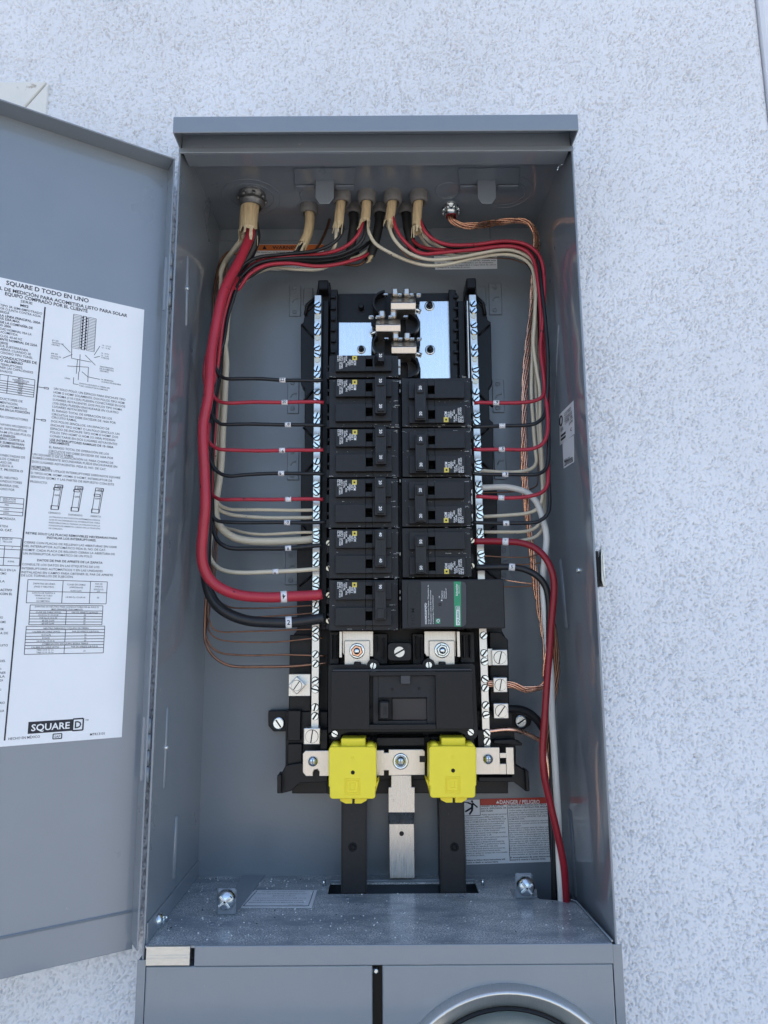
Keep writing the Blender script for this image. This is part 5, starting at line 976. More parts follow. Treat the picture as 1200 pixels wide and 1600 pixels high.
# black bus posts down to the shelf slot
def post(label, x0, x1, xs_, xb):
    c = at((x0+x1)/2, 1394, 4.4); t = thing('bus_post_cover', (c.x, 4.8, ZS-1.2), label, 'bus cover', 'black bus covers between the yellow caps and the shelf')
    a = at(x0, 1300, 4.4).x; d = at(x1, 1300, 4.4).x; zt_ = at(x0, 1235, 4.4).z
    m = MB(); m.box(a, d, 4.4, 5.9, ZS-1.2, zt_); cv = obj('cover', m, BREAK, t, .03)
    q0 = at((x0+x1)/2-9, 1393, 4.4)
    c = at(xb, 1323.5, 4.4); m = MB(); m.lathe([(.155, 0), (.165, .02), (.12, .04), (.1, -.02)], (c.x, 4.4, c.z), n=18, cap=False); m.lathe([(.11, 0), (.07, .03), (.02, .035)], (c.x, 4.4, c.z), n=12); obj('cover_rivet', m, GRIT_SHADE, cv)
    for xx in (a, d):
        m = MB(); m.box(xx-.02, xx+.02, 4.37, 4.6, ZS, zt_-.4); obj('cover_edge', m, HANDLE, cv)
post('left black bus cover standing below the left yellow cap', 534, 572, 529, 551)
post('right black bus cover standing beside the danger label', 688, 725.5, 682, 710)
# ==================================================================== BUSHINGS, SHEATHS
ZC = ZT-0.13
def bushing(label, px, py, r, drop, m_, kind=0):
    c = atz(px, py, ZC); t = thing('conduit_bushing', (c.x, c.y, ZC), label, 'bushing', 'conduit bushings in the ceiling of the box')
    b_ = MB()
    if kind == 0:
        b_.lathe([(r*1.08, 0), (r*1.08, drop*.6), (r, drop*.85), (r*.9, drop), (r*.74, drop), (r*.72, 0)], (c.x, c.y, ZC), (0,0,-1), 28, cap=False); obj('bushing_ring', b_, m_, t)
    else:
        b_.lathe([(r*1.05, 0), (r*1.05, drop*.3), (r*.9, drop*.32), (r*.9, drop*.55), (r*1.0, drop*.6), (r*1.0, drop*.75), (r*.88, drop*.8), (r*.85, drop), (r*.72, drop), (r*.7, 0)], (c.x, c.y, ZC), (0,0,-1), 32, cap=False); lk = obj('locknut', b_, m_, t)
        for k in range(8):
            a = k*math.pi/4+.3; b2 = MB(); b2.cyl((c.x+r*1.05*math.cos(a), c.y+r*1.05*math.sin(a), ZC-drop*.3), .075, .16, (0,0,-1), 8); obj('locknut_lug', b2, m_, lk)
    return c
cB0 = bushing('largest bushing, a cast locknut at the left, round the thick cables', 394, 304, .55, .62, CAST, 1)
cB1 = bushing('grey bushing with one tan cable, alone between locknut and hanging clip', 483, 322, .37, .40, PVC)
cB2 = bushing('grey bushing half behind the left hanging clip', 534, 302, .37, .48, PVC)
cB3 = bushing('second front bushing right of the left hanging clip', 573, 302, .37, .48, PVC)
cB4 = bushing('third front bushing, left of the rightmost tan cable', 614, 302, .37, .48, PVC)
cB5 = bushing('rightmost front bushing with frayed tan cable', 655, 302, .37, .48, PVC)
cC1 = bushing('back row bushing nearest the left clip, around a black cable', 552, 322, .32, .40, PVC)
cC2 = bushing('middle back row bushing around a black cable', 593, 322, .32, .40, PVC)
cC3 = bushing('back row bushing at the right end, around a black cable', 634, 322, .32, .40, PVC)
cB6 = bushing('shiny metal fitting where the twisted copper enters, right of the tan cables', 704.5, 322, .33, .50, ZINC, 1)
m = MB(); m.lathe([(.245, 0), (.245, .53), (.22, .545), (.205, .45)], (cB6.x, cB6.y, ZC), (0,0,-1), 20, cap=False); tag(obj('red_bushing_insert', m, REDD), 'small dark red ring inside the fitting of the twisted copper', 'ring')
def sheath(label, c, pts, r, m_=SHEA, torn=True, seed=0, flap=True):
    P_ = [Vector((c.x, c.y, ZC-.05))]+[at(*p) for p in pts]; path = crom(P_, 5); t = thing('cable_sheath', path[-1], label, 'cable sheath', 'cable sheaths hanging from the bushings')
    m = MB(); n = 18; rs = random.Random(seed)
    pth = path; T = (pth[-1]-pth[-2]).normalized()
    m.tube(pth, r, n, False)
    o_ = len(m.v)-n; a_, b_ = rs.random()*6, rs.random()*6
    if torn:
        for k in range(n):
            j = .16*math.sin(2*math.pi*k/n+a_)+.1*math.sin(4*math.pi*k/n+b_)+rs.uniform(-.07, .07)
            v_ = Vector(m.v[o_+k])+T*j; m.v[o_+k] = tuple(v_)
    m.tube([p for p in pth[:-1]], r*.86, n, False)
    sh_ = obj('sheath_tube', m, m_, t)
    if flap:
        for k in range(5):
            a = -1.5+k*.75+rs.uniform(-.25, .25); d_ = Vector((math.sin(a), -math.cos(a), 0)); q = pth[-1]+d_*r*.97-T*.12
            m = MB(); ln = rs.uniform(.18, .62)*(1.25 if r > .3 else 1); s_ = Vector((math.cos(a), math.sin(a), 0))*r*rs.uniform(.14, .34); bend = rs.uniform(-.03, .1); tw = rs.uniform(-.5, .5)
            rows = []
            for j in range(4):
                f_ = j/3; c_ = q+T*ln*f_+d_*(bend*f_*f_)+s_*tw*f_; w2 = s_*(1-.55*f_+.2*math.sin(j*2.1+k))
                rows.append((c_-w2, c_+w2))
            vs_ = [p for ab in rows for p in ab]+[p+d_*.02 for ab in rows for p in ab]
            fs = []
            for j in range(3): fs += [(2*j, 2*j+1, 2*j+3, 2*j+2), (8+2*j, 8+2*j+2, 8+2*j+3, 8+2*j+1), (2*j, 2*j+2, 8+2*j+2, 8+2*j), (2*j+1, 8+2*j+1, 8+2*j+3, 2*j+3)]
            fs += [(6, 7, 15, 14), (0, 8, 9, 1)]
            m.add(vs_, fs)
            obj('torn_flap', m, SHEP, sh_)
    return t
sheath('thick tan cable sheath torn open, hanging from the big locknut', cB0, [(389, 335, 3.66), (388, 363, 3.66)], .39, seed=1)
sheath('tan cable sheath bending left in front of the orange warning label', cB1, [(484, 345, 4.5), (480, 368, 4.5), (471, 386, 4.45)], .21, seed=2)
sheath('pale tan sheath under the left hanging clip', cB2, [(531, 330, 3.63), (529, 353, 3.63)], .205, seed=3)
sheath('tan sheath in the middle, with a red and a black wire', cB3, [(572, 330, 3.63), (570, 348, 3.63)], .205, seed=4)
sheath('tan sheath with red wire, second from the right', cB4, [(611, 330, 3.63), (607, 350, 3.63)], .205, seed=5)
sheath('frayed tan sheath, rightmost in the row', cB5, [(652, 332, 3.63), (651, 360, 3.63)], .205, seed=6)
sheath('black cable in the back row, left one', cC1, [(553, 350, 4.6), (550, 372, 4.8), (547, 400, 5.2)], .205, SHEB, True, 7, False)
sheath('black cable in the back row, middle one', cC2, [(592, 350, 4.6), (586, 378, 4.7), (578, 402, 4.75)], .205, SHEB, True, 8, False)
sheath('black cable in the back row, right one', cC3, [(636, 350, 4.6), (640, 370, 4.7), (645, 392, 4.9)], .205, SHEB, True, 9, False)
m = MB()
for p, t2 in (((578, 395), .1), ((581, 391), .08), ((576, 399), .09)):
    q = at(*p, 4.7); m.tube([q, q+Vector((.05, -.05, -.28)), q+Vector((-.1, -.06, -.4))], [t2, t2*.7, .02], 7)
tag(obj('sheath_scrap', m, SHEA), 'small frayed tan scrap of sheath where the lowest red wire starts', 'sheath scrap')
# ==================================================================== WIRES
def wire(label, m_, pts, r, tagx=None, num=None, flip=False, group=None, n=10, off=0.0):
    path = crom([at(*p) for p in pts], 6); ph = [random.uniform(0, 6.28) for _ in range(6)]; s_ = 0.0; amp = .02
    for i in range(1, len(path)-1):
        s_ += (path[i+1]-path[i]).length*.9; path[i] = path[i]+Vector((math.sin(s_*1.3+ph[0])+.5*math.sin(s_*2.6+ph[1]), math.sin(s_*1.1+ph[2])+.5*math.sin(s_*2.3+ph[3]), math.sin(s_*1.2+ph[4])+.5*math.sin(s_*2.5+ph[5])))*amp
    t = thing('wire', path[-1], label, 'wire', group)
    m = MB(); m.tube(path, r, n); obj('insulation' if m_ not in (COP, COPD) else 'conductor', m, m_, t)
    if tagx:
        isend = lambda q: q[1] > 540 and (abs(q[0]-503) < 14 or abs(q[0]-742) < 14); R0 = PJ(path[-1]) if isend(PJ(path[-1])) else PJ(path[0]); best = min(range(1, len(path)-1), key=lambda i: abs(PJ(path[i])[0]-tagx)+abs(PJ(path[i])[1]-R0[1])*1.2)
        c = path[best]; T = (path[best+1]-path[best-1]).normalized()
        if T.x < 0: T = -T
        k = FPX/(c-CAM).dot(CF); hl = 4.6/k
        m = MB(); RS = max(r*1.06+.012, .105); m.tube([c-T*hl, c+T*hl], RS, 14); sl_ = obj('marker_sleeve', m, TAGW, t)
        tk = MB(); up = (UZ-T*UZ.dot(T)).normalized(); fr = -(T.cross(up)).normalized()
        if fr.y > 0: fr = -fr
        R_ = RS+.004; cap = min(max(.125, r*.95), .19); wd = cap*.62*len(num)
        v, f = glyphs(num, True); x0, x1 = v[:,0].min(), v[:,0].max(); z0, z1 = v[:,1].min(), v[:,1].max(); pts_ = []
        for p in v:                              # wrap the number round the sleeve
            u = ((p[0]-x0)/(x1-x0)-.5)*wd; h_ = ((p[1]-z0)/(z1-z0)-.5)*cap
            if flip: u, h_ = -u, -h_
            a = (h_+off*RS)/R_; pts_.append(c+T*u+(up*math.sin(a)+fr*math.cos(a))*R_)
        tk.add(pts_, f); obj('printed_number', tk, INK, sl_)
    return t
def PJ(p):
    v = p-CAM; d = v.dot(CF); return 600+FPX*v.dot(CR)/d, 800-FPX*v.dot(CU)/d
GR, GBK, GW, GC = 'red branch wires', 'black branch wires', 'white neutral wires', 'bare copper ground wires'
# thick feeders, left
wire('thickest red cable, sweeping down the left side to the bottom left breaker', REDW, [(391, 345, 3.66), (390, 368, 3.55), (378, 398, 3.2), (357, 440, 2.7), (341, 490, 2.3), (331, 540, 2.1), (327, 590, 2.0), (325, 625, 2.0), (319, 662, 2.0), (317.5, 700, 2.0), (319, 745, 2.0), (320, 785, 2.0), (317.5, 825, 2.05), (316, 858, 2.1), (319, 884, 2.2), (329, 906, 2.3), (349, 922, 2.4), (378, 931, 2.6), (420, 934, 2.8), (455, 932, 2.95), (503, 928, 3.15)], .2, 444, '4', True, GR, 14)
wire('thickest black cable, under the thick red one to the bottom left breaker', BLKW, [(396, 345, 3.75), (400, 372, 3.85), (390, 398, 4.0), (360, 440, 4.0), (341, 500, 3.8), (331, 600, 3.7), (326, 700, 3.6), (323, 800, 3.4), (321, 880, 3.2), (324, 915, 3.1), (335, 940, 3.05), (356, 958, 3.0), (388, 970, 3.0), (430, 972, 3.0), (470, 970, 3.1), (506, 966, 3.25)], .205, 450, '2', False, GBK, 14)
wire('thick off-white stranded neutral on the left, widest of the pale wires', WHTW, [(384, 345, 3.8), (378, 372, 4.0), (363, 392, 4.4), (350, 412, 5.1), (344, 440, 5.2), (346, 500, 5.0), (351, 545, 4.8), (353, 580, 4.7), (350, 650, 4.6), (345, 720, 4.5), (339, 770, 4.4), (336, 795, 4.3), (340, 815, 4.2), (352, 832, 4.15), (375, 843, 4.1), (420, 846, 4.1), (489, 842, 4.2)], [.10+.055*min(1, i/70) for i in range(97)], None, None, group=GW, n=12)
rs = .076
def bx(y): return float(np.interp(y, [440, 480, 520, 560, 600, 640, 700, 760, 850], [367, 355, 349, 344.5, 340, 336, 333, 332, 330]))
def lw(label, m_, src, xcol, ycol, tail, r=rs, tx=None, num=None, flip=False, off=0.0, group=None):
    wire(label, m_, src+[(bx(y)+(xcol-334)*.55+random.uniform(-2, 2), y, ycol+random.uniform(-.2, .2)) for y in [v for v in (450, 490, 535, 585, 640, 700, 760, 820) if v < tail[0][1]-18]]+tail, r, tx, num, flip, group, off=off)
T1 = [(534, 340, 3.65), (534, 362, 3.65), (519, 380, 3.75), (490, 392, 3.9), (445, 397, 4.1), (405, 402, 4.0), (378, 418, 3.9)]
T2 = [(569, 338, 3.6), (561, 365, 3.65), (540, 385, 3.8), (505, 396, 4.1), (450, 402, 4.2), (408, 408, 4.2), (382, 424, 4.1)]
T3 = [(574, 338, 3.65), (567, 372, 3.7), (545, 391, 3.85), (510, 402, 4.0), (460, 404, 4.0), (410, 410, 3.95), (383, 425, 3.85)]
T4 = [(576, 396, 4.6), (560, 404, 4.4), (530, 413, 4.2), (495, 417, 4.0), (450, 412, 3.9), (415, 414, 3.8), (390, 428, 3.7), (372, 452, 3.6)]
T5 = [(582, 375, 5.0), (562, 390, 4.7), (535, 402, 4.5), (500, 408, 4.3), (455, 407, 4.2), (415, 414, 4.2), (385, 432, 4.1)]
T6 = [(540, 404, 4.9), (510, 408, 4.7), (470, 408, 4.6), (425, 411, 4.5), (390, 424, 4.4)]
T7 = [(560, 396, 5.0), (535, 407, 4.7), (505, 413, 4.5), (460, 411, 4.4), (420, 416, 4.3), (388, 434, 4.2)]
T8 = [(474, 376, 4.45), (462, 393, 4.45), (445, 402, 4.5), (415, 408, 4.5), (388, 420, 4.4)]
TW = [(574, 392, 4.9), (556, 402, 4.8), (530, 408, 4.8), (500, 421, 4.6), (465, 421, 4.6), (425, 419, 4.7), (390, 432, 4.7)]
TV = [(525, 342, 3.65), (523, 385, 3.9), (505, 398, 4.8), (450, 405, 4.9), (410, 412, 4.9), (380, 430, 4.9)]
lw('thin black wire tagged 22, highest of the wires on the left', BLKW, T1, 339, 3.4, [(336, 562, 3.4), (338, 577, 3.4), (344, 587, 3.4), (355, 593, 3.4), (378, 593, 3.4), (410, 592, 3.4), (450, 594, 3.4), (505, 594, 3.5)], tx=443, num='22', group=GBK)
lw('thin red wire tagged 20 on the left, first red from the top', REDW, T2, 332, 3.3, [(331, 606, 3.2), (333, 617, 3.2), (341, 625, 3.2), (356, 629, 3.2), (400, 628, 3.3), (445, 629, 3.4), (506, 629, 3.5)], tx=445, num='20', group=GR)
lw('thin black wire tagged 18 on the left, between red 20 and red 16', BLKW, T3, 333, 3.6, [(330, 638, 3.4), (332, 650, 3.3), (339, 658, 3.3), (352, 663, 3.3), (400, 663, 3.3), (450, 664.5, 3.4), (508, 664.5, 3.5)], tx=448, num='18', group=GBK)
lw('thin red wire tagged 16 on the left, second red from the top', REDW, T4, 328, 3.5, [(325, 682, 3.3), (328, 693, 3.2), (336, 700, 3.2), (350, 704, 3.2), (400, 704, 3.3), (450, 703, 3.4), (505, 703, 3.5)], tx=444, num='16', off=-.6, group=GR)
lw('thin black wire left, between red 16 and the third red', BLKW, T5, 329, 3.8, [(326, 700, 3.5), (327.5, 716, 3.4), (333, 730, 3.4), (343, 739, 3.4), (358, 743, 3.4), (385, 741, 3.4), (440, 740, 3.4), (507, 741, 3.5)], tx=440, num='16', flip=True, off=-.5, group=GBK)
lw('thin red wire left, third red from the top', REDW, T6, 334, 4.2, [(331, 760, 3.9), (332, 772, 3.8), (338, 778, 3.7), (350, 781, 3.6), (400, 780, 3.6), (450, 779.5, 3.6), (505, 780.5, 3.6)], tx=451, num='14', off=1.1, group=GR)
lw('upper of the two pale wires just below the third red one, left', WHTW, TW, 343, 4.9, [(340, 778, 4.6), (342, 786, 4.5), (350, 792, 4.4), (368, 796, 4.3), (420, 797.5, 4.2), (489, 797, 4.25)], group=GW, r=.072)
lw('lower of the two pale wires just below the third red one, left', WHTW, TV, 341, 4.8, [(338, 786, 4.6), (341, 795, 4.5), (352, 802, 4.4), (372, 807, 4.3), (420, 809, 4.2), (489, 808.5, 4.25)], group=GW)
lw('thin black wire tagged 10, left, above the thickest pale one', BLKW, T7, 332, 3.9, [(330, 796, 3.7), (331, 806, 3.6), (337, 813, 3.6), (350, 816, 3.6), (400, 817, 3.6), (450, 816, 3.6), (512, 815.5, 3.7)], tx=452, num='10', group=GBK)
lw('thin pale wire touching the thickest pale one from above, left', WHTW, [(528, 342, 3.7), (520, 392, 4.4), (470, 408, 5.2), (410, 420, 5.3), (380, 440, 5.2)], 346, 5.2, [(343, 815, 5.0), (350, 824, 4.9), (366, 828, 4.7), (385, 832, 4.5), (420, 834, 4.3), (489, 832, 4.25)], r=.062, group=GW)
lw('medium black wire tagged 8, left, directly under the thickest pale one', BLKW, T8, 334, 4.1, [(331, 800, 3.9), (332, 822, 3.7), (338, 840, 3.6), (348, 851, 3.5), (365, 857, 3.5), (400, 857, 3.5), (450, 855.5, 3.5), (503, 852, 3.6)], r=.088, tx=448, num='8', off=-.4, group=GBK)
lw('medium pale wire with tag, left, above the thick red cable', WHTW, [(475, 376, 4.5), (468, 398, 4.7), (440, 408, 5.0), (410, 418, 5.0), (380, 440, 4.9)], 331, 4.5, [(327, 862, 4.0), (330, 874, 3.9), (338, 884, 3.8), (352, 891, 3.7), (380, 894, 3.6), (430, 893, 3.6), (499, 889.5, 3.6)], r=.086, tx=435, num='6', off=-.7, group=GW)
# hidden stretch of a red wire that bulges out behind the thick red cable
wire('short visible loop of red wire left of the thick red cable', REDW, [(325, 548, 3.0), (320, 566, 2.9), (318, 585, 2.9), (320, 602, 3.0), (324, 620, 3.2)], .07, group=GR)
wire('red wire curving past the black ones high in the left bundle', REDW, [(362, 440, 3.8), (352, 472, 4.0), (349.5, 500, 4.1), (350, 525, 4.2), (346, 552, 4.3), (343, 575, 4.5)], .07, group=GR)
# bare grounds, left
def gw(label, x, ycol, tail, r=.033):
    wire(label, COPD, [(575+x*.2, 398, 5.3), (560, 414, 5.4), (520, 412, 5.6), (420, 408, 5.7), (368, 396, 5.6), (355, 396, 5.4), (346+x, 420, 5.2)]+[(340+x-(y-420)*.022+random.uniform(-1.5, 1.5), y, ycol+random.uniform(-.15, .15)) for y in range(480, int(tail[0][1])-20, 90)]+tail, r, None, None, group=GC, n=8)
gw('top bare copper wire left, just under the thick red cable', 6, 5.2, [(331, 915, 4.6), (336, 935, 4.5), (348, 944, 4.4), (364, 950.5, 4.3), (400, 951, 4.2), (450, 948.5, 4.2), (490, 945.5, 4.25)])
gw('second bare copper wire left, just above the thick black cable', 9, 5.4, [(333, 930, 5.0), (342, 955, 4.8), (360, 964, 4.6), (400, 964, 4.4), (450, 960, 4.3), (490, 957.5, 4.25)])
gw('bare copper wire left, first below the thick black cable', -1, 4.9, [(325, 950, 4.3), (328, 970, 4.2), (334, 982, 4.2), (348, 987.5, 4.2), (370, 988, 4.2), (420, 986, 4.2), (490, 983, 4.25)])
gw('bare copper wire left, second below the thick black cable', 1, 5.0, [(325, 975, 4.4), (329, 989, 4.3), (340, 998, 4.3), (360, 1002, 4.3), (400, 1003, 4.3), (450, 1001, 4.3), (505, 997, 4.35)])
gw('bare copper wire left, second from the bottom', -3, 4.7, [(321, 985, 4.4), (325, 1002, 4.3), (334, 1014, 4.3), (350, 1021, 4.3), (375, 1022.5, 4.3), (430, 1023.5, 4.3), (510, 1025, 4.35)], .04)
gw('lowest and thickest bare copper wire on the left', -5, 4.5, [(320, 990, 4.3), (323, 1008, 4.2), (333, 1024, 4.2), (349, 1036, 4.2), (368, 1042, 4.2), (400, 1043, 4.2), (450, 1040.5, 4.25), (510, 1036, 4.35)], .058)
# right hand wires
wire('thick deep red cable on the right, from the 50 amp breaker to the shelf', REDD, [(741, 846, 3.5), (790, 847, 3.3), (815, 849, 3.1), (836, 857, 2.9), (852, 873, 2.7), (862, 895, 2.6), (865.5, 920, 2.6), (864, 960, 2.6), (859, 1015, 2.6), (854, 1070, 2.6), (849.5, 1130, 2.6), (848.5, 1170, 2.6), (852, 1215, 2.65), (861, 1260, 2.75), (871, 1305, 2.9), (880, 1355, 3.1), (886, 1410, 3.5), (889, 1440, 4.0)], .128, 791, '7', False, GR, 14)
wire('thick black cable tagged 5 on the right, curling behind the deep red one', BLKW, [(743, 886, 3.6), (775, 886, 3.4), (800, 887, 3.3), (822, 892, 3.2), (840, 902, 3.1), (852, 917, 3.1), (857, 940, 3.1), (858, 980, 3.2), (860, 1040, 3.3), (862, 1120, 3.4), (863, 1200, 3.4), (866, 1280, 3.5), (866, 1360, 3.7), (866, 1430, 4.2)], .125, 800.5, '5', False, GBK, 14)
wire('thick clean white cable on the right, running down beside the deep red one', WHTC, [(752, 762, 4.2), (785, 760.5, 4.0), (805, 763, 3.9), (823, 769, 3.8), (836, 781, 3.7), (843, 796, 3.6), (848, 815, 3.5), (853, 840, 3.4), (852, 870, 3.3), (849.5, 905, 3.3), (850, 945, 3.3), (855, 1000, 3.3), (860.5, 1060, 3.2), (863.5, 1120, 3.15), (866, 1180, 3.15), (869.5, 1240, 3.2), (873, 1310, 3.3), (876, 1380, 3.4), (877, 1440, 3.9)], .125, group=GW, n=14)
wire('red wire tagged 19, highest red branch on the right', REDW, [(656, 340, 3.6), (664, 361, 3.55), (680, 376, 3.6), (705, 383.5, 3.7), (745, 382, 3.8), (785, 377, 3.7), (815, 379, 3.6), (835, 389, 3.5), (846, 408, 3.4), (850, 440, 3.4), (849, 490, 3.4), (846, 540, 3.4), (849, 580, 3.3), (850, 605, 3.3), (847.5, 618, 3.2), (838, 625, 3.2), (822, 628.5, 3.2), (790, 630, 3.3), (741, 630, 3.5)], rs, 774.5, '19', group=GR)
wire('black wire tagged 17, highest black branch on the right', BLKW, [(655, 344, 3.7), (674, 372, 3.8), (700, 385, 3.9), (735, 386, 4.1), (770, 380, 4.0), (805, 379, 3.9), (829, 389, 3.7), (842, 415, 3.5), (849, 465, 3.3), (854, 530, 3.2), (855.5, 600, 3.2), (855, 635, 3.2), (851, 650, 3.15), (842, 659, 3.1), (827, 663.5, 3.1), (785, 665, 3.2), (738, 667, 3.5)], rs, 785, '17', group=GBK)
wire('red wire tagged 15, second red branch on the right', REDW, [(612, 332, 3.6), (621, 360, 3.55), (637, 381, 3.6), (658, 395, 3.8), (690, 395, 3.8), (740, 390, 3.8), (790, 385, 3.8), (820, 391, 3.7), (835, 410, 3.6), (841, 450, 3.5), (846, 510, 3.5), (848, 560, 3.5), (852, 610, 3.3), (855, 650, 3.1), (854, 678, 3.0), (848, 693, 3.0), (837, 700, 3.0), (820, 703, 3.05), (785, 702.5, 3.2), (740, 702, 3.5)], rs, 784, '15', group=GR)
wire('red wire tagged 11 on the right, third red branch, under the thick white cable', REDW, [(634, 360, 4.7), (652, 382, 4.6), (675, 389, 4.4), (700, 390, 4.2), (745, 387, 4.1), (790, 383, 4.0), (822, 388, 3.9), (840, 405, 3.9), (846, 440, 3.9), (852, 520, 3.8), (856, 620, 3.6), (857, 700, 3.4), (857.5, 745, 3.1), (855, 760, 3.05), (847, 769, 3.0), (832, 774, 3.0), (800, 777, 3.1), (744, 776, 3.4)], rs, 787.5, '11', group=GR)
wire('black wire tagged 13 on the right, under a pale wire', BLKW, [(637, 372, 5.0), (665, 390, 4.8), (720, 393, 4.6), (785, 389, 4.5), (822, 399, 4.4), (838, 430, 4.2), (846, 520, 4.0), (854, 620, 3.6), (857, 680, 3.2), (857.5, 715, 3.1), (854, 731, 3.05), (845, 739, 3.0), (830, 742, 3.0), (790, 741, 3.1), (735, 739.5, 3.4)], rs, 790, '13', group=GBK)
wire('black wire tagged 9 on the right, above the deep red cable', BLKW, [(640, 376, 5.1), (670, 393, 5.0), (725, 396, 4.8), (785, 393, 4.7), (818, 404, 4.6), (836, 440, 4.4), (845, 540, 4.2), (855, 650, 3.6), (858, 740, 3.2), (859, 785, 3.05), (856, 802, 3.0), (846, 812, 3.0), (832, 816.5, 3.0), (790, 817, 3.1), (738, 816, 3.4)], rs, 789.5, '9', off=-.6, group=GBK)
wire('pale wire arching lowest across the top right, to the bar above black 13', WHTW, [(573, 352, 3.7), (585, 379, 3.75), (606, 394, 3.8), (635, 407, 4.2), (665, 413.5, 4.1), (700, 412, 4.1), (745, 404, 4.1), (785, 398, 4.1), (812, 403, 4.1), (830, 418, 4.1), (835.5, 445, 4.1), (836, 490, 4.1), (833, 530, 4.1), (830, 580, 4.1), (830, 620, 4.1), (834, 670, 4.1), (838, 705, 4.1), (839, 722, 4.1), (832, 732, 4.1), (815, 737, 4.1), (785, 738, 4.1), (750, 736, 4.2)], .074, group=GW)
wire('pale wire on the right between red 11 and black 9', WHTW, [(606, 342, 3.63), (613, 368, 3.6), (628, 388, 3.65), (648, 401, 3.85), (672, 406, 3.9), (710, 402, 3.9), (750, 396, 3.9), (790, 391, 3.9), (815, 396, 3.9), (833, 411, 3.85), (837.5, 440, 3.8), (836, 500, 3.7), (834, 535, 3.7), (838, 575, 3.7), (842, 610, 3.7), (844, 660, 3.7), (847, 720, 3.7), (848.5, 765, 3.7), (846, 784, 3.7), (838, 796, 3.7), (820, 803, 3.8), (790, 806, 3.9), (754, 807, 4.2)], .074, group=GW)
wire('pale wire ending right above the deep red cable, right bundle', WHTW, [(653, 345, 3.65), (667, 372, 3.9), (688, 386, 4.5), (715, 393, 4.6), (760, 392, 4.6), (800, 392, 4.6), (826, 405, 4.5), (835, 440, 4.4), (838, 540, 4.3), (837, 600, 4.2), (841, 680, 4.1), (848, 750, 3.9), (850, 790, 3.8), (846, 812, 3.75), (836, 824, 3.7), (818, 830, 3.8), (790, 831, 3.9), (756, 831, 4.2)], .07, group=GW)
wire('pale wire dipping behind the deep red cable, lowest pale branch on the right', WHTW, [(647, 350, 3.7), (668, 384, 4.8), (705, 398, 4.7), (755, 399, 4.7), (800, 397, 4.7), (828, 412, 4.6), (838, 460, 4.5), (840, 560, 4.4), (842, 640, 4.2), (849, 740, 3.95), (851, 800, 3.9), (850, 822, 3.85), (843, 835, 3.8), (830, 842, 3.8), (805, 846, 3.9), (760, 848, 4.2)], .07, group=GW)
def cw(label, pts, r=.028, m_=COPD): wire(label, m_, pts, r, group=GC, n=8)
cw('thin bare copper wire under the thick white cable, right', [(748, 771, 4.3), (790, 768, 4.5), (812, 766, 4.6), (832, 762, 4.7), (841, 750, 4.8), (842, 700, 4.9), (842, 560, 5), (836, 440, 5.1), (812, 408, 5.1), (750, 403, 5.0), (690, 408, 4.9), (645, 404, 4.9), (625, 388, 4.8), (612, 350, 3.8)])
cw('thin bare copper wire just above black cable 5, right', [(744, 868, 4.2), (790, 871, 4.2), (825, 871, 4.2), (843, 865, 4.2), (855, 855, 4.3), (852, 820, 4.6)])
cw('thin bare copper wire touching black cable 5, right', [(790, 881, 4.5), (820, 882, 4.5), (838, 881, 4.4), (850, 876, 4.3), (856, 850, 4.6)])
cw('bright bare copper wire leaving the surge protector, right', [(789, 906.5, 4.6), (815, 910.5, 4.6), (838, 914, 4.6), (848, 916, 4.5)], .034, COP)
cw('thin bare copper wire right under the bright one, by the surge protector', [(780, 917, 4.8), (815, 917, 4.8), (838, 915, 4.7), (850, 912, 4.5)])
cw('stout solid copper wire from the right bar, below the lugs', [(763, 1142, 4.2), (785, 1140, 4.2), (802, 1141, 4.2), (818, 1146, 4.3), (835, 1154, 4.4), (849, 1164, 4.5), (858, 1200, 4.3), (866, 1300, 4.2), (872, 1400, 4.2)], .085, COP)
def strand(label, pts, R, r, n, turns, m_=COP):
    path = crom([at(*p) for p in pts], 10); t = thing('stranded_copper', path[-1], label, 'ground wire', GC); L_ = [0]
    for i in range(1, len(path)): L_.append(L_[-1]+(path[i]-path[i-1]).length)
    m = MB()
    for k in range(n):
        P_ = []
        u = Vector((0,-1,0))
        for i, p in enumerate(path):
            T = (path[min(i+1, len(path)-1)]-path[max(i-1, 0)]).normalized(); u = (u-T*u.dot(T)).normalized(); w_ = T.cross(u)
            a = 2*math.pi*(k/n)+L_[i]*turns; rr = R*(1+.25*math.sin(L_[i]*1.7+k*2.1)); P_.append(p+u*math.cos(a)*rr+w_*math.sin(a)*rr)
        m.tube(P_, r, 6)
    o_ = obj('strands', m, m_, t); pass
strand('long twisted bare copper conductor dropping from the metal fitting down the right side', [(703, 334, 4.6), (707, 345, 4.6), (722, 352, 4.65), (745, 352.5, 4.7), (775, 348, 5.0), (800, 345, 5.0), (818, 345.5, 5.0), (830, 352, 5.0), (837, 366, 5.0), (838, 390, 5.0), (836, 420, 4.9), (833.5, 450, 4.9), (830, 490, 4.9), (825.5, 535, 4.8), (821, 590, 4.7), (819, 640, 4.6), (819, 690, 4.5), (819.5, 735, 4.5), (822, 780, 4.5), (826, 820, 4.5), (831, 860, 4.5), (836, 900, 4.5), (843, 945, 4.4), (850, 990, 4.2), (853, 1020, 4.0), (853, 1060, 4.0)], .10, .037, 6, 1.5)
strand('short twisted copper stub entering the middle square lug', [(760, 1068, 4.2), (793, 1069.5, 4.2), (806, 1072, 4.2), (820, 1077, 4.2), (836, 1076, 4.2), (850, 1070, 4.2), (857, 1050, 4.1)], .085, .036, 6, 1.7)
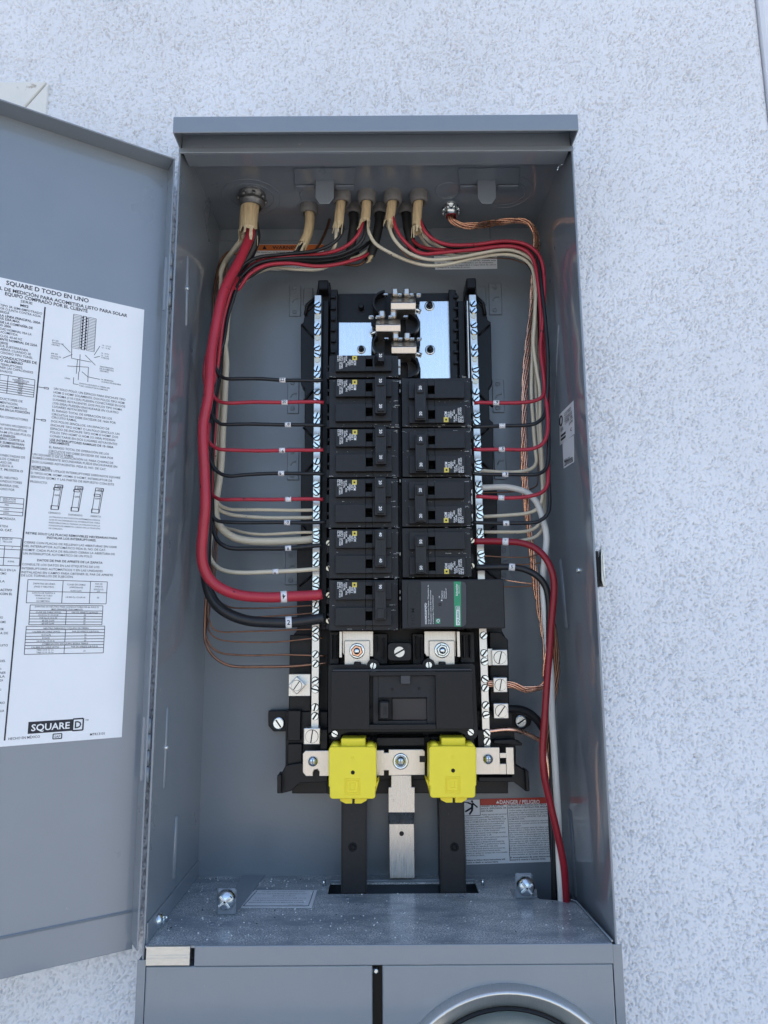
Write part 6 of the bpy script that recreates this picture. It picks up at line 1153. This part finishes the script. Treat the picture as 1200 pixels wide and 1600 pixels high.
strand('dark twisted copper running down behind the thick white and red cables', [(864, 975, 4.2), (868, 1010, 4.2), (869, 1060, 4.2), (860, 1130, 4.3), (859, 1180, 4.4), (863, 1240, 4.4), (868, 1320, 4.3), (872, 1400, 4.2)], .08, .036, 6, 1.7, COPD)
wire('fat black cable stub curving under the lowest square lug', BLKW, [(790, 1108, 4.6), (808, 1108, 4.7), (824, 1113, 4.8), (838, 1125, 4.9), (849, 1143, 5.0), (856, 1170, 5.0), (862, 1260, 4.6), (868, 1400, 4.4)], .16, group=GBK, n=14)
wire('dark brown wire slanting down left of the clip, behind the runs', COPD, [(517, 332, 5.6), (512, 355, 5.5), (502, 378, 5.4), (490, 394, 5.3), (470, 404, 5.3)], .06, group=GC)
# ==================================================================== PLASTER CRUMBS ON THE SHELF
def crumbs(name, n, m_, smin, smax, label, seed):
    r_ = random.Random(seed); m = MB()
    while n > 0:
        u = r_.random(); py = 1372+98*r_.random()**(1.5 if u < .6 else .9); px = r_.uniform(250, 940) if u > .45 else r_.gauss(400, 90)
        if not 240 < px < 945: continue
        c = atz(px, py, ZS)
        if c.x < XL+.1 or c.x > XR-.5 or c.y > YB-.1 or c.y < 0.05 or (c.x > nX-.5 and c.y > nY-.1) or (sx0 < c.x < sx1 and yf < c.y < yk): continue
        s = smin+(smax-smin)*r_.random()**9; a = r_.random()*6
        q = [Vector((c.x+s*r_.uniform(.6, 1.2)*math.cos(a+k*2.09), c.y+s*r_.uniform(.6, 1.2)*math.sin(a+k*2.09), ZS+.001)) for k in range(3)]
        m.add(q+[Vector((c.x, c.y, ZS+s*r_.uniform(.5, 1.1)))], [(0,1,3),(1,2,3),(2,0,3)]); n -= 1
    tag(obj(name, m, m_), label, 'crumbs', kind='stuff')
crumbs('plaster_crumbs', 2400, DUSTM, .005, .045, 'white plaster crumbs scattered over the grey shelf', 3)
crumbs('grit_and_hole_shade', 320, GRIT_SHADE, .01, .045, 'tiny dark grit scattered over the grey shelf', 5)

# fine dust caught on the ledges of the breakers
r_ = random.Random(11); m = MB()
for (ya, yb) in [(588.5, 665.5), (666.5, 744), (745, 823), (825, 903), (905, 985)]:
    for (xa, xb) in ((514, 622), (629, 736)):
        for e in (0, .1, .5, .6, .98):
            for k in range(9):
                if xa > 600 and ya > 900: continue
                c = at(r_.uniform(xa, xb) if r_.random() < .5 else xb-abs(r_.gauss(0, 8)), ya+(yb-ya)*e+r_.uniform(-1.5, 1.5), YF+.2); s = r_.uniform(.006, .018); lx = s*(1 if r_.random() < .7 else r_.uniform(2, 7))
                m.add([c+Vector((-lx, 0, -s*.5)), c+Vector((lx, 0, -s*.5)), c+Vector((lx*.7, 0, s*.5)), c+Vector((-lx*.8, 0, s*.5)), c+Vector((0, -s, 0))], [(0,1,4),(1,2,4),(2,3,4),(3,0,4)])
tag(obj('ledge_dust', m, DUSTM), 'fine pale dust on the ledges of the black breakers', 'dust', kind='stuff')
